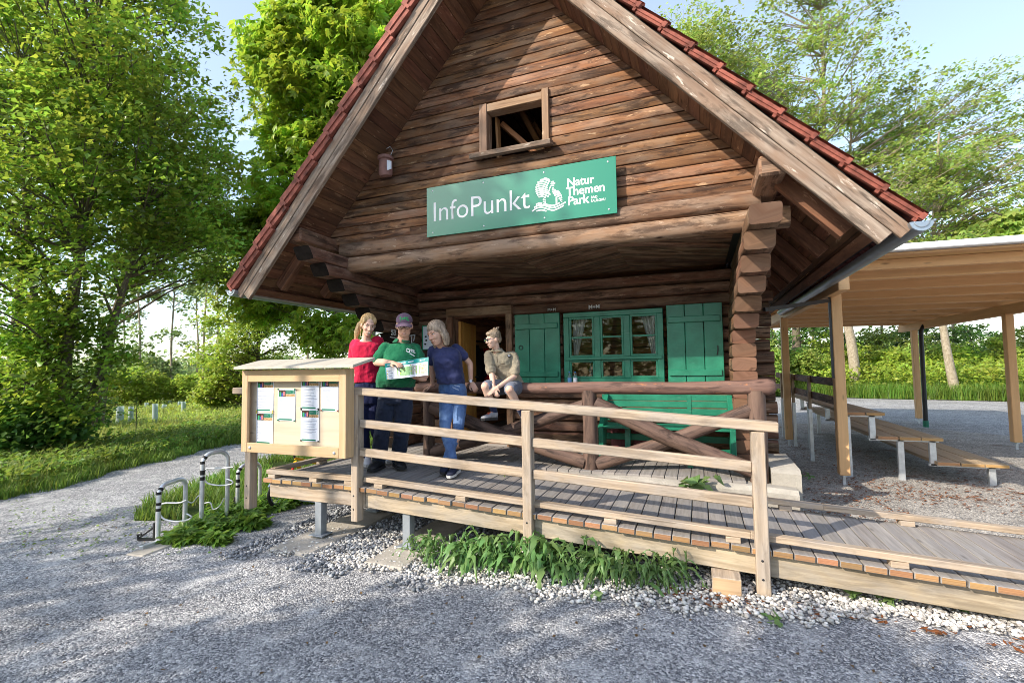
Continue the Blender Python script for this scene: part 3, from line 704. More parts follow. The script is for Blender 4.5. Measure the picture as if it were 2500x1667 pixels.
# kerb rails on short blocks
def kerb(pts, blocks):
    for (a, b) in zip(pts, pts[1:]):
        mb = MB(); mb.bar(a, b, .078, .046); mb.build('kerb_rail', M['rail'], walk, bevel=.005)
    for p in blocks:
        mb = MB(); mb.bar(V(p)+V((-.05, 0, 0)), V(p)+V((.05, 0, 0)), .085, .040); mb.build('kerb_block', M['rail'], walk, bevel=.003)
K = lambda x, y: (x, y, zt(x)+.066)
kerb([K(-4.40, 3.955), K(-3.235, 3.955)], [(x, 3.955, zt(x)+.021) for x in (-4.32, -3.75, -3.3)])
kerb([K(-3.13, 3.975), K(-1.44, 3.975), K(.32, 3.975), K(2.2, 3.955), K(XE, 3.955)], [(x, 3.97, zt(x)+.021) for x in (-2.95, -2.05, -.7, .2, 1.2, 2.1, 3.2, 4.4)])
kerb([K(-2.62, 5.06), K(-.9, 5.06), K(1.0, 5.06), K(3, 5.06), K(XE, 5.06)], [(x, 5.05, zt(x)+.021) for x in (-2.55, -1.75, -.95, -.15, .7, 1.6, 2.6, 3.6)])
mb = MB(); mb.bar((-4.40, 4.0, .566), (-4.36, 5.35, .566), .07, .046); mb.build('kerb_rail', M['rail'], walk, bevel=.005)
for y in (4.15, 4.72, 5.28):
    mb = MB(); mb.bar((-4.43, y, .521), (-4.33, y, .521), .085, .04); mb.build('kerb_block', M['rail'], walk, bevel=.003)
for i, (x, y, w, l, lab) in enumerate(((-3.72, 4.25, .50, 1.35, 'pale concrete footing slab under the notice board end of the boardwalk'), (-2.66, 4.25, .42, 1.3, 'pale concrete footing slab under the steel leg right of the first railing post'))):
    mb = MB(); mb.box((x-w/2, y-l/2, -.2), (x+w/2, y+l/2, gz(x)+.03), 0, 1); o = mb.build('concrete_footing', M['foot'], bevel=.015); tag(o, lab, 'footing', 'footings below the boardwalk')

# ------------------------------------------------------------------ notice board and its sheets
nb = thing('notice_board', 'pale wooden showcase notice board with lean-to roof fixed to the railing posts', 'notice board', (-3.95, 3.78, .8))
bx0, bx1, bz0, bz1, by0, by1 = -4.567, -3.182, .80, 1.665, 3.74, 3.862
mb = MB(); fw = .085
mb.box((bx0, by0, bz0), (bx0+fw, by0+.03, bz1), 0, 2); mb.box((bx1-fw, by0, bz0), (bx1, by0+.03, bz1), 0, 2)
mb.box((bx0+fw, by0+.001, bz1-.125), (bx1-fw, by0+.03, bz1), 0, 0); mb.box((bx0+fw, by0+.001, bz0), (bx1-fw, by0+.03, bz0+.10), 0, 0)
mb.build('frame', M['board'], nb, bevel=.004)
mb = MB(); mb.box((bx0+.002, by0+.031, bz0), (bx0+.03, by1, bz1), 0, 2); mb.box((bx1-.03, by0+.031, bz0), (bx1-.002, by1, bz1), 0, 2); mb.box((bx0+.03, by0+.031, bz0), (bx1-.03, by1-.02, bz0+.03), 0, 0)
mb.build('side_panel', M['board'], nb, bevel=.003)
mb = MB(); mb.box((bx0+.03, by1-.035, bz0+.03), (bx1-.03, by1-.004, bz1), 0, 0); mb.build('back_panel', M['panel'], nb)
mb = MB(); mb.prism([(-4.585, by0-.09, bz1+.008), (-4.585, by0-.09, bz1+.034), (-4.585, by1+.12, bz1+.112), (-4.585, by1+.12, bz1+.083)], (1.56, 0, 0)); mb.build('lid', M['verge'] if 0 else wood('pale_grey_lid', (.40, .37, .31), (.55, .51, .43), None, 0, (1.1, 20), .02, .7, .2, .2, .005, 0), nb, bevel=.003)
for x in (bx0+.13, bx1-.14):
    mb = MB(); mb.ball((x, by0-.002, bz0+.05), (.016, .01, .016), n=10, k=6); mb.build('lock', M['steel'], nb, smooth=True)
yp = by1-.037
A = lambda px, py: at(590+px*.1403, 900+py*.1403, yp)
pins = {'yellow': M['pin'], 'green': M['header'], 'black': M['black'], 'red': M['tile']}
notices = [((272, 195), (555, 740), 'yellow', 'white notice at upper left of the board held by yellow pins', 7, 0), ((262, 760), (545, 1305), 'yellow', 'white notice at lower left of the board directly below another with yellow pins', 6, 0),
           ((638, 350), (935, 905), 'green', 'white notice with green pins hanging alone in the second column of the board', 5, 1), ((1042, 165), (1350, 700), 'black', 'white notice at top of the third column above another with black pins', 6, 0),
           ((1038, 705), (1350, 1262), 'black', 'white notice at bottom of the third column with black pins', 5, 0), ((1392, 165), (1686, 735), 'red', 'white notice at the far right of the board with red pins', 6, 0)]
for (a, b, pc, lab, npar, cen) in notices:
    p0 = A(*a); p1 = A(b[0], b[1]); x0, x1 = p0.x, p1.x; zt_, zb = A((a[0]+b[0])/2, a[1]).z, A((a[0]+b[0])/2, b[1]).z; w = x1-x0; h = zt_-zb
    r = thing('notice', lab, 'notice', (x0, yp, zb), 'printed notices pinned in the board')
    R = lambda m, u0, u1, v0, v1, k: m.poly([(x0+w*u0, yp-.004-.0012*k, zt_-h*v1), (x0+w*u1, yp-.004-.0012*k, zt_-h*v1), (x0+w*u1, yp-.004-.0012*k, zt_-h*v0), (x0+w*u0, yp-.004-.0012*k, zt_-h*v0)])
    mb = MB(); mb.box((x0, yp-.004, zb), (x1, yp-.001, zt_), 0, 2); mb.build('sheet', M['paper'], r)
    mb = MB(); R(mb, .05, .45, .035, .25, 1); mb.build('photo', M['photo1'], r, fix=False)
    mb = MB(); R(mb, .45, .97, .16, .25, 1); mb.build('photo', M['photo2'], r, fix=False)
    for col, qs in (('pgreen', ((.10, .2, .1, .24),)), ('pblue', ((.22, .3, .13, .24),)), ('pred', ((.32, .4, .09, .22),))):
        mb = MB()
        for q in qs: R(mb, *q, 2)
        mb.build('photo_figure', M[col], r, fix=False)
    for q in ((.46, .86, .035, .155), (.88, .97, .035, .155), (.05, .82, .935, .98)): mb = MB(); R(mb, *q, 1); mb.build('green_band', M['header'], r, fix=False)
    mb = MB(); R(mb, .50, .70, .07, .078, 2); R(mb, .50, .78, .095, .103, 2); R(mb, .91, .945, .06, .13, 2); mb.build('band_print', M['zinc'], r, fix=False)
    mb = MB(); v = .285; R(mb, .28, .75, v, v+.012, 1); v += .06
    for k in range(npar):
        for l in range(random.choice((2, 3, 4)) if not cen else random.choice((2, 4))):
            if v > .9: break
            R(mb, .08, random.uniform(.55, .92), v, v+.009, 1); v += .019
        v += .035
    mb.build('print', M['ink'], r, fix=False)
    mb = MB()
    for u in (.02, .97):
        for v in (.012, .985): mb.ball((x0+w*u, yp-.008, zt_-h*v), (.011, .006, .008), n=8, k=4)
    mb.build('pin', pins[pc], r, smooth=True)

# ------------------------------------------------------------------ green sign on the gable
SY = 5.06
sg = thing('info_sign', 'large green sign reading InfoPunkt on the gable above the porch', 'sign', (-1.92, SY, 3.28))
mb = MB(); mb.box((-3.075, SY, 3.275), (-.745, SY+.016, 3.895), 0, 0); mb.build('panel', M['sign'], sg, bevel=.002)
def fit_text(name, txt, pl, pr, cap, m, parent, bold=0, Y=SY-.0015, ext=.0006):
    """pl, pr: pixels of the left and right end of the baseline; cap: capital height in px"""
    a = at(*pl, Y); b = at(*pr, Y); c = at(pl[0], pl[1]-cap, Y)
    me = text_mesh(txt, 1, bold=bold, ext=0); xs = [v.co.x for v in me.vertices]; m1 = text_mesh('I', 1); hh = max(v.co.y for v in m1.vertices)
    sx = (b.x-a.x)/(max(xs)-min(xs)); sz = (c.z-a.z)/hh; zb = (a.z+b.z)/2
    me.transform(Matrix(((sx, 0, 0, a.x-min(xs)*sx), (0, 0, -1, Y), (0, sz, 0, zb), (0, 0, 0, 1))))
    return link(name, me, m, parent)
fit_text('lettering', 'InfoPunkt', (1059, 541), (1294, 508), 46, M['white'], sg, bold=-.003)
Z4 = lambda x, y: (1290+x*.0978, 400+y*.0978)
fit_text('lettering', 'Natur', Z4(975, 568), Z4(1645, 478), 19.5, M['white'], sg, bold=.022)
fit_text('lettering', 'Themen', Z4(945, 800), Z4(1905, 678), 20, M['white'], sg, bold=.022)
fit_text('lettering', 'Park', Z4(995, 1035), Z4(1530, 965), 20, M['white'], sg, bold=.022)
fit_text('lettering', 'BAD', Z4(1565, 872), Z4(1722, 848), 6.2, M['white'], sg, bold=.012)
fit_text('lettering', 'SAULGAU', Z4(1565, 962), Z4(1922, 912), 6.2, M['white'], sg, bold=.012)
def smooth_pts(P, k=6):
    out = []
    for i in range(len(P)-1):
        p0, p1, p2, p3 = P[max(i-1, 0)], P[i], P[i+1], P[min(i+2, len(P)-1)]
        for j in range(k):
            t = j/k; out.append(tuple(.5*((2*b)+(-a+c)*t+(2*a-5*b+4*c-d)*t*t+(-a+3*b-3*c+d)*t**3) for a, b, c, d in zip(p0, p1, p2, p3)))
    out.append(tuple(P[-1])); return out
def strokes(lines, wid, fn, Y, m, name, parent):
    mb = MB()
    for L in lines:
        wd = wid
        if isinstance(L[0], (int, float)): wd = L[0]; L = L[1]
        P = [V((p[0], p[1], 0)) for p in (smooth_pts(L) if len(L) > 2 else L)]
        A_, B_ = [], []
        for i, p in enumerate(P):
            d = (P[min(i+1, len(P)-1)]-P[max(i-1, 0)]).normalized(); n = V((-d.y, d.x, 0))*wd/2
            A_.append(at(*fn(p.x+n.x, p.y+n.y), Y)); B_.append(at(*fn(p.x-n.x, p.y-n.y), Y))
        mb.rings([[a, b] for a, b in zip(A_, B_)], closed=False)
    return mb.build(name, m, parent, fix=False)
strokes([[(385, 370), (460, 372), (530, 405)], [(290, 408), (400, 395), (545, 450)], [(228, 470), (350, 440), (510, 495)], [(195, 535), (330, 495), (490, 550)], [(178, 595), (320, 550), (485, 605)],
         [(175, 650), (320, 608), (485, 660)], [(180, 700), (330, 660), (525, 725)], [(198, 745), (340, 712), (550, 770)], [(225, 790), (350, 760), (510, 822)], [(255, 832), (350, 815), (440, 852)], [(362, 888), (435, 908)], [(365, 942), (437, 965)],
         [(575, 462), (610, 448), (640, 450)], [(555, 502), (610, 496), (670, 478)], (26, [(560, 545), (530, 620), (512, 690)]), [(565, 548), (645, 545)], [(592, 608), (632, 602)], [(588, 655), (640, 648), (680, 657)], [(592, 703), (670, 690), (750, 675)], [(612, 745), (700, 728), (785, 705)],
         [(650, 790), (740, 765), (812, 745)], [(690, 835), (770, 805), (832, 790)], [(757, 880), (800, 855), (842, 838)], [(788, 918), (842, 890)], (22, [(822, 948), (846, 938)]), (42, [(700, 830), (703, 1000)]),
         [(190, 1015), (270, 987), (345, 990)], [(370, 1000), (470, 1022), (600, 1045), (720, 1008), (785, 972)], [(145, 1095), (260, 1040), (400, 1045), (580, 1098), (720, 1068), (930, 958)], [(95, 1188), (200, 1115), (330, 1090), (480, 1130), (620, 1160), (760, 1110), (885, 1040)], [(200, 1182), (300, 1157), (380, 1162), (450, 1185)]],
        34, Z4, SY-.002, M['white'], 'emblem', sg)
mb = MB()
for x in (-2.99, -2.3, -1.55, -.83):
    for z in (3.325, 3.845): mb.ball((x, SY-.001, z), (.011, .005, .011), n=8, k=4)
mb.build('screw', M['steel'], sg, smooth=True)
# nest box
nx = thing('nest_box', 'small round clay nest box hanging by wire from the left of the gable', 'nest box', (-3.67, 5.05, 4.15))
mb = MB(); mb.tube([(-3.67, 5.045, 4.14), (-3.67, 5.04, 4.17), (-3.67, 5.04, 4.33), (-3.67, 5.04, 4.35)], [.075, .088, .086, .08], 18); body = mb.build('body', M['nest'], nx, smooth=True)
mb = MB(); mb.tube([(-3.665, 5.03, 4.345), (-3.665, 5.03, 4.385)], [.10, .10], 18); mb.build('lid', M['nest'], nx, smooth=True, bevel=.005)
mb = MB(); mb.prism([(-3.60, 4.968, 4.18), (-3.565, 4.99, 4.20), (-3.565, 4.99, 4.30), (-3.60, 4.968, 4.31)], (.01, .012, 0)); mb.build('label', M['paper'], nx)
mb = MB(); mb.tube([(-3.6, 5.03, 4.37), (-3.59, 5.08, 4.48), (-3.66, 5.12, 4.56), (-3.70, 5.10, 4.53)], .004, 5); mb.build('wire', M['steel'], nx)

# ------------------------------------------------------------------ poster, bottles, coats, bench, stumps
p0, p1 = at(1033, 797, 6.63), at(1046, 852, 6.63)
po = thing('poster', 'narrow framed poster of birds on log wall left of the door', 'poster', (p0.x, 6.65, p1.z))
mb = MB(); mb.box((p0.x, 6.628, p1.z), (p0.x+.34, 6.645, p0.z), 0, 2); mb.build('sheet', M['paper'], po)
mb = MB()
for lo, hi in (((p0.x-.012, p1.z-.012), (p0.x+.0, p0.z+.012)), ((p0.x+.34, p1.z-.012), (p0.x+.352, p0.z+.012)), ((p0.x, p1.z-.012), (p0.x+.34, p1.z)), ((p0.x, p0.z), (p0.x+.34, p0.z+.012))): mb.box((lo[0], 6.618, lo[1]), (hi[0], 6.648, hi[1]), 0, 0)
mb.build('frame', M['pgreen'], po)
mb = MB()
for u, v in ((.05, .2), (.06, .14), (.04, .08), (.18, .2), (.2, .1), (.28, .15)): mb.ball((p0.x+u, 6.626, p1.z+v), (.022, .003, .014), n=8, k=4)
mb.build('picture', M['darksteel'], po)
M['bottle'] = None
def bottlemat():
    t = NT('clear_bottle'); t.base((.75, .85, .9), .05, .5); t.b.inputs['Transmission Weight'].default_value = .9; t.b.inputs['IOR'].default_value = 1.2; return t.m
M['bottle'] = bottlemat()
M['blue'] = plain('blue_label', (.10, .28, .55), .5); M['cap'] = plain('blue_cap', (.05, .2, .6), .4)
for (x, hgt, labm, lab, bz, by) in ((-1.71, .185, 'blue', 'leftmost water bottle on the window sill with pale blue label', 1.40, 6.655), (-1.627, .185, 'paper', 'water bottle with white label on the window sill close beside another', 1.40, 6.655), (-1.46, .25, None, 'clear bottle with teal cap standing inside the window', 1.48, 6.93)):
    b = thing('bottle', lab, 'bottle', (x, by, bz), 'drinks bottles at the window')
    mb = MB(); r = .029; mb.tube([(x, by, bz+.002), (x, by, bz+.01), (x, by, bz+hgt*.6), (x, by, bz+hgt*.72), (x, by, bz+hgt*.85), (x, by, bz+hgt*.93)], [r*.9, r, r, r*.8, r*.42, r*.4], 16); mb.build('body', M['bottle'], b, smooth=True)
    mb = MB(); mb.tube([(x, by, bz+hgt*.93), (x, by, bz+hgt)], r*.48, 12); mb.build('cap', M['cap'], b, smooth=True)
    if labm: mb = MB(); mb.tube([(x, by, bz+hgt*.2), (x, by, bz+hgt*.52)], r*1.03, 16, cap=False); mb.build('label', M[labm], b, smooth=True)
def coat(name, lab, y, z0, z1, m, w=.40, strap=None):
    r = thing(name, lab, 'coat', (-4.08, y, z0), 'coats on the rail inside the door'); R = []
    for k in range(9):
        u = k/8; z = z1+(z0-z1)*u; ww = w*(.28+.72*min(1, u*4))*(.92+.1*u)/2; dd = .05+.06*min(1, u*3)
        R.append([V((-4.0+dd*math.cos(a)*(1+.22*math.sin(a*7+k*.5)), y+ww*math.sin(a)*(1+.05*math.sin(a*5)), z)) for a in [2*math.pi*j/28 for j in range(28)]])
    mb = MB(); mb.rings(R); mb.build('body', m, r, smooth=True)
    for s in (-1, 1): mb = MB(); mb.tube([(-3.98, y+s*w*.42, z1-.12), (-3.93, y+s*w*.5, z1-.4), (-3.92, y+s*w*.45, z1-.62)], [.06, .055, .045], 10); mb.build('sleeve', m, r, smooth=True)
    mb = MB(); mb.tube([(-4.0, y, z1-.02), (-4.0, y, z1+.05), (-4.03, y, z1+.08)], .006, 6); mb.build('hanger', M['darksteel'], r)
cl = lambda n, c, b=.25: plain(n, c, .85, .15, 0, .12, 14, b, 300)
M['cblack'] = cl('black_cloth', (.012, .012, .016)); M['cred'] = cl('red_cloth', (.5, .015, .02))
coat('black_jacket', 'long black jacket hanging just behind the open orange door', 8.35, 1.25, 2.10, M['cblack'], .5)
coat('red_jacket', 'red jacket hanging between dark coats inside the doorway', 8.85, 1.40, 2.05, M['cred'], .34)
coat('black_vest', 'short black coat hanging deepest inside the doorway behind red jacket', 9.25, 1.5, 2.05, M['cblack'], .36)
cr_ = MB(); cr_.tube([(-4.03, 8.0, 2.18), (-4.03, 9.7, 2.18)], .014, 8); tag(cr_.build('coat_rail', M['darksteel']), 'dark rail carrying the coats on the inner log wall', 'coat rail')
bn = thing('porch_bench', 'green slatted bench with high back against the porch wall under the window', 'bench', (-.4, 6.2, .47))
for z in (.975, 1.065, 1.155, 1.24): mb = MB(); mb.bar((-1.22, 6.47+.03*(z-1), z), (.36, 6.47+.03*(z-1), z), .025, .078); mb.build('back_slat', M['green'], bn, bevel=.004)
for y in (6.05, 6.16, 6.27, 6.38): mb = MB(); mb.bar((-1.22, y, .90), (.36, y, .90), .095, .03); mb.build('seat_slat', M['green'], bn, bevel=.004)
mb = MB(); mb.box((-1.22, 6.36, .70), (.36, 6.39, .78), 0, 0); mb.bar((-.1, 6.05, .62), (.33, 6.2, .62), .06, .07); mb.build('stretcher', M['green'], bn, bevel=.004)
for x in (-1.16, .34):
    mb = MB(); mb.prism([(x-.025, 5.98, .47), (x-.025, 6.10, .47), (x-.025, 6.28, .86), (x-.025, 6.52, 1.28), (x-.025, 6.42, 1.28), (x-.025, 6.05, .95), (x-.025, 5.98, .9)], (.06, 0, 0)); mb.build('end_panel', M['green'], bn, bevel=.005)
for x in (-.12,): 
    mb = MB(); mb.bar((x, 5.96, .47), (x, 5.98, .9), .06, .05, (0, 1, 0)); mb.build('leg', M['green'], bn, bevel=.004); mb = MB(); mb.bar((x, 6.45, .47), (x, 6.48, 1.28), .055, .04, (0, 1, 0)); mb.build('leg', M['green'], bn, bevel=.004)
for x in (-.86,): mb = MB(); mb.bar((x, 6.2, .47), (x, 6.25, .86), .07, .06, (0, 1, 0)); mb.build('leg', M['green'], bn, bevel=.004)
M['maroon'] = wood('maroon_stump', (.12, .035, .045), (.26, .09, .10), None, 0, (3, 10), .1, .8, .5, .5, .01, .4)
for x, r, lab in ((-1.03, .10, 'maroon painted stump just right of the middle railing post'), (-.72, .115, 'maroon painted stump under the bench between two green legs')):
    mb = MB(); mb.tube([(x, 6.55, .47), (x, 6.55, .7), (x, 6.55, .86)], [r, r*.95, r], 14, wob=.1); tag(mb.build('log_stump', M['maroon'], smooth=True), lab, 'stump', 'stumps under the bench')

# ------------------------------------------------------------------ timber pavilion
pv = thing('pavilion', 'open shelter of fresh pale timber with flat white edged roof right of the cabin', 'pavilion', (3.5, 11, 0))
for x, y, zz in ((1.80, 7.76, 2.60), (1.66, 11.06, 2.60), (1.66, 14.4, 2.60), (5.47, 11.75, 2.54), (5.52, 16.1, 2.54), (5.47, 7.4, 2.54)):
    mb = MB(); mb.bar((x, y, .14), (x, y, zz), .125, .14, (0, 1, 0)); p = mb.build('post', M['fresh'], pv, bevel=.008)
    mb = MB(); mb.bar((x, y, -.02), (x, y, .15), .035, .035); mb.bar((x-.02, y, .13), (x+.02, y, .13), .10, .02); mb.build('post_shoe', M['steel'], p)
mb = MB(); mb.bar((1.74, 7.05, 2.66), (1.62, 16.9, 2.66), .12, .19); mb.build('beam', M['fresh'], pv, bevel=.006)
mb = MB(); mb.bar((5.47, 7.0, 2.61), (5.50, 16.95, 2.61), .12, .19); mb.build('beam', M['fresh'], pv, bevel=.006)
y = 7.68
while y < 16.9:
    mb = MB(); mb.bar((1.32, y, 2.87), (6.1, y, 2.795), .13, .195); mb.build('rafter', M['fresh'], pv, bevel=.016); y += 1.12
mb = MB(); y = 7.02
while y < 16.9: mb.bar((1.30, y+.07, 2.982), (6.15, y+.07, 2.905), .137, .025); y += .14
mb.build('roof_boarding', M['fresh'], pv)
mb = MB(); mb.bar((1.22, 11.97, 3.04), (6.25, 11.97, 2.96), 10.1, .078); mb.build('roof_covering', M['roofskin'], pv, bevel=.01)
mb = MB(); mb.box((1.25, 6.99, 2.77), (6.15, 7.03, 2.99), 0, 0) if False else mb.bar((1.28, 7.34, 2.905), (6.15, 7.34, 2.83), .10, .12); mb.build('fascia', M['fresh'], pv, bevel=.004)
mb = MB(); mb.tube([(5.62, 15.3, 2.62), (5.45, 15.28, 2.58), (5.38, 15.25, 2.45), (5.37, 15.24, 2.2), (5.36, 15.24, .02)], .05, 12); dpz = mb.build('downpipe', M['darksteel'], pv, smooth=True)
mb = MB(); mb.tube([(5.36, 15.24, .0), (5.36, 15.24, .16)], .062, 12); mb.build('pipe_socket', M['green'], dpz, smooth=True)
mb = MB(); mb.bar((1.73, 7.72, 2.52), (.80, 6.72, 2.335), .035, .05); mb.bar((1.725, 7.72, 1.45), (1.725, 7.72, 2.62), .03, .03); mb.build('steel_strut', M['darksteel'], pv)
# tiered benches
bl = thing('tiered_bench', 'three tier wooden bench stand with steel legs and slatted back under the pavilion', 'bench', (2.7, 10.8, 0))
for nm, x0, x1, z, n, y0 in (('top', 1.98, 2.44, .945, 2, 8.22), ('middle', 2.33, 3.08, .615, 3, 8.22), ('low', 2.98, 3.74, .295, 3, 8.20)):
    mb = MB(); w = (x1-x0)/n
    for k in range(n): mb.bar((x0+w*(k+.5), y0+random.uniform(-.008, .008), z-.022), (x0+w*(k+.5), 13.4, z-.022), w-.012, .044, (0, 0, 1), 0, 1)
    mb.build('seat', [M['bench'], M['deckend']], bl, bevel=.004)
for y in (8.32, 10.85, 13.25):
    for x, za, zb in ((2.30, .545, .90), (2.98, .225, .57), (3.60, 0, .25), (2.0, 0, .9), (2.62, 0, .57)):
        mb = MB(); mb.bar((x, y, za), (x, y, zb), .075, .05, (0, 1, 0)); mb.build('leg', M['steel'], bl, bevel=.004)
    mb = MB(); mb.box((1.95, y-.025, .875), (2.42, y+.025, .90), 0, 0); mb.box((2.25, y-.025, .545), (3.05, y+.025, .57), 0, 0); mb.box((2.93, y-.025, .222), (3.68, y+.025, .25), 0, 0); mb.build('bracket', M['steel'], bl)
for y in (9.5, 11.0, 12.4):
    mb = MB(); mb.bar((1.76, y, .75), (1.76, y, 1.44), .07, .045, (1, 0, 0)); bp = mb.build('back_post', M['bench'], bl, bevel=.004)
    mb = MB(); mb.bar((1.76, y, -.02), (1.76, y, .88), .078, .055, (1, 0, 0)); mb.build('leg', M['steel'], bl, bevel=.004)
for z in (1.385, 1.12): mb = MB(); mb.bar((1.80, 7.95, z), (1.80, 13.4, z), .03, .115); mb.build('back_rail', M['log'], bl, bevel=.004)

# ------------------------------------------------------------------ cycle rack and bicycle
def c2(x, y): return x*.4464, 700+y*.4464
rk = thing('bicycle_rack', 'galvanised bicycle rack of three hoops with black tape bands beside the path', 'bicycle rack', gp(*c2(1000, 1320)))
def hoop(ba, bb, ht, nm='hoop', tapes=()):
    A_ = gp(*ba); B_ = gp(*bb); z = A_.z; n = (B_-A_).normalized(); L = (B_-A_).length; r = min(.11, L*.42)
    P = [V((A_.x, A_.y, z))]
    P.append(V((A_.x, A_.y, z+ht-r)))
    for k in range(1, 7): a = math.pi/2*k/6; P.append(A_+n*(r-r*math.cos(a))+V((0, 0, ht-r+r*math.sin(a))))
    for k in range(0, 7): a = math.pi/2*k/6; P.append(B_-n*(r-r*math.sin(a))+V((0, 0, ht-r+r*math.cos(a))))
    P.append(V((B_.x, B_.y, z)))
    mb = MB(); mb.tube(P, .024, 12); h = mb.build(nm, M['steel'], rk, smooth=True)
    for (z0, z1) in tapes: mb = MB(); mb.tube([A_+V((0, 0, z0)), A_+V((0, 0, z1))], .0252, 12, cap=False); mb.build('tape_band', M['black'], h, smooth=True)
    if tapes:
        q = P[2:6]; mb = MB(); mb.tube(q[1:3], .0252, 12, cap=False); mb.build('tape_band', M['black'], h, smooth=True)
    return A_, B_, h
h1 = hoop(c2(862, 1385), c2(1010, 1315), .56, tapes=((.47, .50), (.36, .39), (.30, .33)))
h2 = hoop(c2(1100, 1325), c2(1240, 1285), .83, tapes=((.72, .75), (.60, .65), (.54, .58)))
h3 = hoop(c2(1298, 1228), c2(1420, 1190), .56, tapes=((.46, .49), (.36, .40), (.30, .33)))
def onhoop(h, pts, rad=.009, nm='wheel_holder'):
    D = ((h[0]-EYE).dot(CF)+(h[1]-EYE).dot(CF))/2
    P = [dp(*c2(x, y), D) for x, y in pts]; P = [V(p) for p in smooth_pts(P, 5)]
    mb = MB(); mb.tube(P, rad, 8); mb.build(nm, M['steel'], rk, smooth=True)
onhoop(h1, [(1020, 1165), (980, 1180), (900, 1182), (875, 1200), (872, 1240), (900, 1270), (960, 1282), (1020, 1275), (1048, 1258), (1020, 1240)])
onhoop(h2, [(1275, 985), (1220, 990), (1140, 992), (1118, 1010), (1118, 1050), (1140, 1075), (1200, 1085), (1265, 1078), (1270, 1062), (1240, 1050)])
onhoop(h2, [(1008, 1160), (1050, 1180), (1090, 1140), (1110, 1180), (1150, 1180), (1165, 1215), (1200, 1200), (1225, 1155)], .007)
for h, px in ((h1, (880, 1370)), (h3, (1310, 1220))):
    a = h[0]; n = V((CR.x, CR.y, 0)).normalized()*-1
    mb = MB(); mb.bar(a+V((0, 0, .015)), a+n*.20+V((0, 0, .015)), .05, .012); mb.bar(a+V((.0, 0, .16)), a+n*.19+V((0, 0, .03)), .02, .016); mb.bar(a+n*.03+V((0, 0, .0)), a+n*.03+V((0, 0, .18)), .03, .02); mb.tube([a+n*.2+V((0, 0, .01)), a+n*.21+V((0, 0, .06)), a+n*.17+V((0, 0, .065))], .012, 6); mb.build('foot_bracket', M['black'], rk)
a = gp(*c2(770, 1440)); b = gp(*c2(1440, 1195)); mb = MB(); n = (b-a).normalized(); mb.bar(a+V((0, 0, .02)), b+n*.8+V((0, 0, .02)), .05, .04); mb.build('base_rail', M['steel'], rk, bevel=.003)
mb = MB(); q = V((.09, -.02, 0)); mb.bar(a-n*.1+q-V((0, 0, .01)), b+n*.8+q-V((0, 0, .01)), .22, .045); tag(mb.build('concrete_strip', M['foot'], bevel=.01), 'pale concrete strip along the foot of the bicycle rack', 'footing')
def bicycle():
    bk = thing('bicycle', 'small yellow and red bicycle parked beyond the boardwalk behind the notice board', 'bicycle', (-5.2, 5.3, -.1))
    w1 = V((-4.98, 4.70, .10)); w2 = V((-4.72, 5.42, .10)); R = .20; d = (w2-w1).normalized(); up = V((0, 0, 1)); sd = d.cross(up)
    yel = plain('yellow_paint', (.75, .38, .005), .3, .5); red = plain('red_paint', (.6, .02, .015), .3, .5)
    for w in (w1, w2):
        circ = lambda r, k=28: [w+d*(r*math.cos(t))+up*(r*math.sin(t)) for t in [2*math.pi*j/k for j in range(k+1)]]
        mb = MB(); mb.tube(circ(R-.02), .02, 8, cap=False); wh = mb.build('wheel', M['black'], bk, smooth=True)
        mb = MB(); mb.tube(circ(R-.042), .009, 6, cap=False); mb.build('rim', M['zinc'], wh, smooth=True)
        mb = MB()
        for k in range(16): t = 2*math.pi*k/16; mb.tube([w, w+d*((R-.045)*math.cos(t))+up*((R-.045)*math.sin(t))], .0016, 4)
        mb.tube([w-sd*.03, w+sd*.03], .014, 8); mb.build('spoke', M['zinc'], wh)
        mb = MB(); mb.tube([w+d*(R*1.06*math.cos(t))+up*(R*1.06*math.sin(t)) for t in [.3+2.3*j/12 for j in range(13)]], .016, 6); mb.build('mudguard', M['zinc'], bk, smooth=True)
    hd = w1+d*.14+up*.42; bb = w1+d*.40+up*.02; st = w1+d*.46+up*.36
    mb = MB(); mb.tube([hd-up*.05, bb], .026, 10); mb.tube([hd, st-up*.06], .018, 10); mb.tube([bb, st], .018, 10); mb.build('frame', yel, bk, smooth=True)
    mb = MB(); mb.tube([bb, w2], .012, 8); mb.tube([st-up*.1, w2], .012, 8); mb.tube([hd-up*.08, w1], .016, 8); mb.build('fork', red, bk, smooth=True)
    mb = MB(); mb.tube([hd, hd+up*.1-d*.02], .014, 8); mb.tube([hd+up*.1-sd*.22+d*.05, hd+up*.14-sd*.08, hd+up*.14+sd*.08, hd+up*.1+sd*.22+d*.05], .011, 8); mb.build('handlebar', M['darksteel'], bk, smooth=True)
    mb = MB(); mb.tube([st, st+up*.07], .012, 8); mb.ball(st+up*.09, (.12, .07, .03), X=d, Y=sd, Z=up); mb.build('saddle', M['black'], bk, smooth=True)
    mb = MB(); mb.tube([bb-sd*.02+d*(.06*math.cos(t))+up*(.06*math.sin(t)) for t in [6.283*k/16 for k in range(17)]], .006, 6); mb.bar(bb-sd*.03, bb-sd*.03+d*.1-up*.06, .012, .02); mb.ball(bb-sd*.06+d*.1-up*.06, (.045, .03, .012), X=d, Y=sd); mb.build('crank', M['darksteel'], bk, smooth=True)
bicycle()
